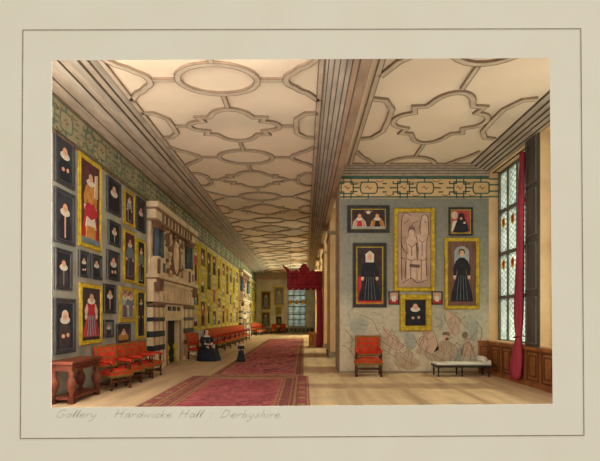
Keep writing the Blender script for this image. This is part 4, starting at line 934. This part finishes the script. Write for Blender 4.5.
# ------------------------------------------------------------------ people
def skin_body(joints, edges, name, parent, mt, root=0):
    me = bpy.data.meshes.new(name); me.from_pydata([j[0] for j in joints], edges, []); o = bpy.data.objects.new(name, me); COL.objects.link(o)
    md = o.modifiers.new('s', 'SKIN'); 
    for i, j in enumerate(joints):
        r = j[1]; me.skin_vertices[0].data[i].radius = (r, r) if not isinstance(r, tuple) else r
        me.skin_vertices[0].data[i].use_root = (i == root)
    sb = o.modifiers.new('u', 'SUBSURF'); sb.levels = 1; sb.render_levels = 1
    dg = bpy.context.evaluated_depsgraph_get(); dg.update(); m2 = bpy.data.meshes.new_from_object(o.evaluated_get(dg)); bpy.data.objects.remove(o)
    return m2
def person(label, M, seated=True, k=1.0, name='person'):
    t = thing(name, label, 'person', M)
    J = []; Eg = []
    def j(p, r, frm=None):
        J.append((p, r)); i = len(J) - 1
        if frm is not None: Eg.append((frm, i))
        return i
    if seated: H = 0
    else: H = .32
    pel = j((0, 0, .56 + H), .12); wst = j((0, .0, .72 + H), .10, pel); chst = j((0, .0, .88 + H), .13, wst); nk = j((0, -.01, 1.0 + H), .05, chst); hd = j((0, -.015, 1.06 + H), .055, nk)
    for s in (-1, 1):
        sh = j((s * .15, 0, .93 + H), .055, chst)
        if seated: pts = [((s * .22, -.05, .72), .045), ((s * .1, -.24, .66), .034), ((s * .05, -.29, .65), .028)]
        else: pts = [((s * .2, .0, .72 + H), .045), ((s * .14, -.16, .62 + H), .034), ((s * .08, -.22, .62 + H), .028)]
        p = sh
        for a, r in pts: p = j(a, r, p)
        hx, hy, hz = pts[-1][0]
        for f, (dx, ln) in enumerate(((-.026, .045), (-.009, .055), (.009, .05), (.026, .04))):
            q = j((hx + dx, hy - .035, hz - .01), .009, p); j((hx + dx - s * .006, hy - .035 - ln * .6, hz - .03), .008, q)
        q = j((hx - s * .03, hy - .01, hz + .02), .010, p); j((hx - s * .045, hy - .03, hz + .015), .009, q)
        if seated: L_ = [((s * .1, -.08, .54), .085), ((s * .11, -.42, .52), .06), ((s * .11, -.42, .12), .042), ((s * .11, -.52, .04), .03)]
        else: L_ = [((s * .09, 0, .78), .085), ((s * .09, -.01, .45), .06), ((s * .09, 0, .1), .042), ((s * .09, -.1, .04), .03)]
        p = pel
        for a, r in L_: p = j(a, r, p)
    me = skin_body(J, Eg, 'body', t, SKIN)
    mb = MB(); hz = 1.13 + H
    mb.ell((0, -.01, hz), (.078, .092, .108), SKIN, 18, 12); mb.ell((0, -.10, hz - .008), (.012, .02, .022), SKIN, 8, 6)
    for s in (-1, 1): mb.ell((s * .08, 0, hz), (.012, .02, .03), SKIN, 8, 6); mb.ell((s * .03, -.093, hz + .015), (.014, .008, .008), HAIR, 8, 6)
    mb.ell((0, -.095, hz - .045), (.02, .008, .007), CRIM, 8, 6)
    n0 = len(me.vertices); 
    mb.v += [tuple(v.co) for v in me.vertices]; off = len(mb.v) - n0
    for p in me.polygons: mb.f.append(tuple(off + q for q in p.vertices)); mb.mi.append(mb.m(SKIN)); mb.sm.append(True)
    mb.build('body', t)
    mb = MB(); mb.ell((0, .02, hz + .025), (.088, .095, .1), HAIR, 16, 10)
    for s in (-1, 1): mb.ell((s * .07, .01, hz - .01), (.03, .06, .06), HAIR, 10, 8)
    mb.ell((0, .11, hz + .0), (.05, .045, .045), HAIR, 10, 8); mb.build('hair', t)
    # gown: bell skirt with folds, bodice, sleeves
    mb = MB(); n = 40; vs = []
    if seated: rings = [(0.0, .46, .52, -.22), (.1, .45, .5, -.22), (.3, .41, .44, -.19), (.5, .33, .34, -.13), (.6, .22, .24, -.06), (.7, .115, .125, 0), (.8, .12, .125, 0), (.9, .16, .14, 0), (.96, .175, .1, 0)]
    else: rings = [(0.0, .36, .36, 0), (.1, .35, .35, 0), (.5, .27, .27, 0), (.85, .2, .2, 0), (.98, .13, .13, 0), (1.1, .125, .125, 0), (1.2, .16, .14, 0), (1.27, .17, .1, 0)]
    for z, rx, ry, cy in rings:
        for q in range(n):
            a = 2 * PI * q / n; f = 1 + (.05 * math.cos(9 * a) if z < .6 + H * .5 else 0)
            vs.append((rx * f * math.cos(a), cy + ry * f * math.sin(a), z))
    fs = [(r * n + q, r * n + (q + 1) % n, (r + 1) * n + (q + 1) % n, (r + 1) * n + q) for r in range(len(rings) - 1) for q in range(n)] + [tuple(range(n))[::-1], tuple(range(len(vs) - n, len(vs)))]
    mb.add(vs, fs, DRESS, True)
    for s in (-1, 1):
        if seated: mb.tube([(s * .15, 0, .93), (s * .22, -.04, .8), (s * .225, -.06, .72), (s * .15, -.18, .68)], [.075, .08, .07, .06], DRESS, 10)
        else: mb.tube([(s * .14, 0, .93 + H), (s * .2, -.0, .8 + H), (s * .2, -.02, .72 + H), (s * .15, -.13, .64 + H)], [.075, .08, .07, .06], DRESS, 10)
    mb.build('gown', t)
    mb = MB(); mb.lathe([(.172, .935 + H), (.17, .955 + H), (.12, .98 + H), (.07, 1.0 + H)], LACE, (0, 0, 0), 24, sy=.72)
    for s in (-1, 1): mb.tube([(s * .16, -.17, .685 + H * .85 if seated else .645 + H), (s * .13, -.2, .67 + H * .85 if seated else .63 + H)], .045, LACE, 10)
    mb.build('lace_collar', t)
    return t
person('woman in a wide black gown seated in a red armchair by the left wall', upM(-3.98, 18.35, 0, fa(.75, -1)))
ps = person('small figure in a long black dress standing on the far red rug', upM(-2.45, 17.5, .02, fa(.1, -1), .49), seated=False)

# groups of repeats
bpy.context.view_layer.update()
for o in COL.objects:
    if o.parent or 'label' not in o: continue
    n, p = o.name.split('.')[0], o.matrix_world.translation
    if n == 'gilt_portrait': o['group'] = 'gilt-framed pictures filling the far left wall'
    elif n in ('framed_portrait', 'framed_picture'): o['group'] = 'pictures hung on the left wall' if p.x < -5 and p.y < 15 else 'pictures on the cross wall' if p.y < 15 else 'pictures on the far wall'
    elif n == 'armchair': o['group'] = 'red upholstered armchairs of the gallery'
    elif n == 'chimneypiece': o['group'] = 'stone chimneypieces on the left wall'
    elif n == 'rug': o['group'] = 'red rugs down the gallery'

# ------------------------------------------------------------------ light
SUN, WD, WU, FR, FO, SL, SR, TP = 24, 300, 480, 60, 120, 150, 70, 60
FAR = [.85, .8, 2.8, 6, 13, 28, 50]
w = bpy.data.worlds.new('world'); scene.world = w; w.use_nodes = True
bg = w.node_tree.nodes['Background']; bg.inputs['Color'].default_value = (1.0, .965, .91, 1); bg.inputs['Strength'].default_value = .72
def light(kind, name, loc, energy, color, size=None, direction=None, **k):
    d = bpy.data.lights.new(name, kind); d.energy = energy; d.color = color
    o = bpy.data.objects.new(name, d); COL.objects.link(o); o.location = loc
    if kind == 'AREA': d.shape = 'RECTANGLE'; d.size, d.size_y = size
    if kind == 'SUN': d.angle = size
    if direction: o.rotation_euler = Vector(direction).to_track_quat('-Z', 'Y').to_euler()
    return o
light('SUN', 'sun', (20, 5, 20), SUN, (1, .9, .76), math.radians(1.5), (-1, .03, -1.0))
for i, (a, b) in enumerate(wins):
    light('AREA', 'window_daylight', (RX + 1.4, (a + b) / 2, 4.2), WD * (b - a) / 3 * FAR[i], (1, .97, .93) if i < 3 else (.88, .96, 1), (b - a, 3.6), (-1, 0, -.2))
    light('AREA', 'ground_bounce', (RX + 1.6, (a + b) / 2, .8), WU * (b - a) / 3 * FAR[i], (1, .95, .88) if i < 3 else (.88, .96, 1), (b - a, 2.4), (-1, 0, .75))
light('AREA', 'front_fill', (0, -3, 5.5), FR, (1, .95, .88), (9, 7), (0, 1, -.02))  # added fill panel behind the camera, no source of the place
light('AREA', 'low_fill', (-1.6, Y0 + .5, .06), FO, (1, .96, .92), (6.4, .5)).rotation_euler = (PI + .25, 0, 0)  # added fill strip, unseen behind the mount's lower margin, lifts the ceiling
light('AREA', 'top_fill', (-1.75, Y0 + .12, 6.17), TP, (1, .97, .93), (3.6, .35)).rotation_euler = (PI / 2 - .4, 0, 0)  # added fill, unseen above the opening, brightens the gallery
light('AREA', 'far_window_daylight', ((fx0 + fx1) / 2, Y1 + 1.6, 3), 160, (1, .97, .92), (2, 4), (0, -1, 0))
light('AREA', 'side_fill', (-4.6, Y0 + .25, 3.1), SL, (1, .97, .93), (.8, 5.4), (.35, 1, 0))  # added fill strip, unseen behind the mount's left margin
light('AREA', 'side_fill', (4.98, Y0 + .45, 3.1), SR, (1, .95, .88), (1.1, 5.4), (-.5, 1, .1))  # added fill strip, unseen behind the mount's right margin
scene.view_settings.view_transform = 'Standard'; scene.view_settings.look = 'None'; scene.view_settings.gamma = 1
scene.view_settings.use_curve_mapping = False; scene.view_settings.exposure = 0
scene.cycles.use_denoising = True; scene.cycles.max_bounces = 12; scene.cycles.diffuse_bounces = 8; scene.cycles.transparent_max_bounces = 16
scene.cycles.sample_clamp_indirect = 6
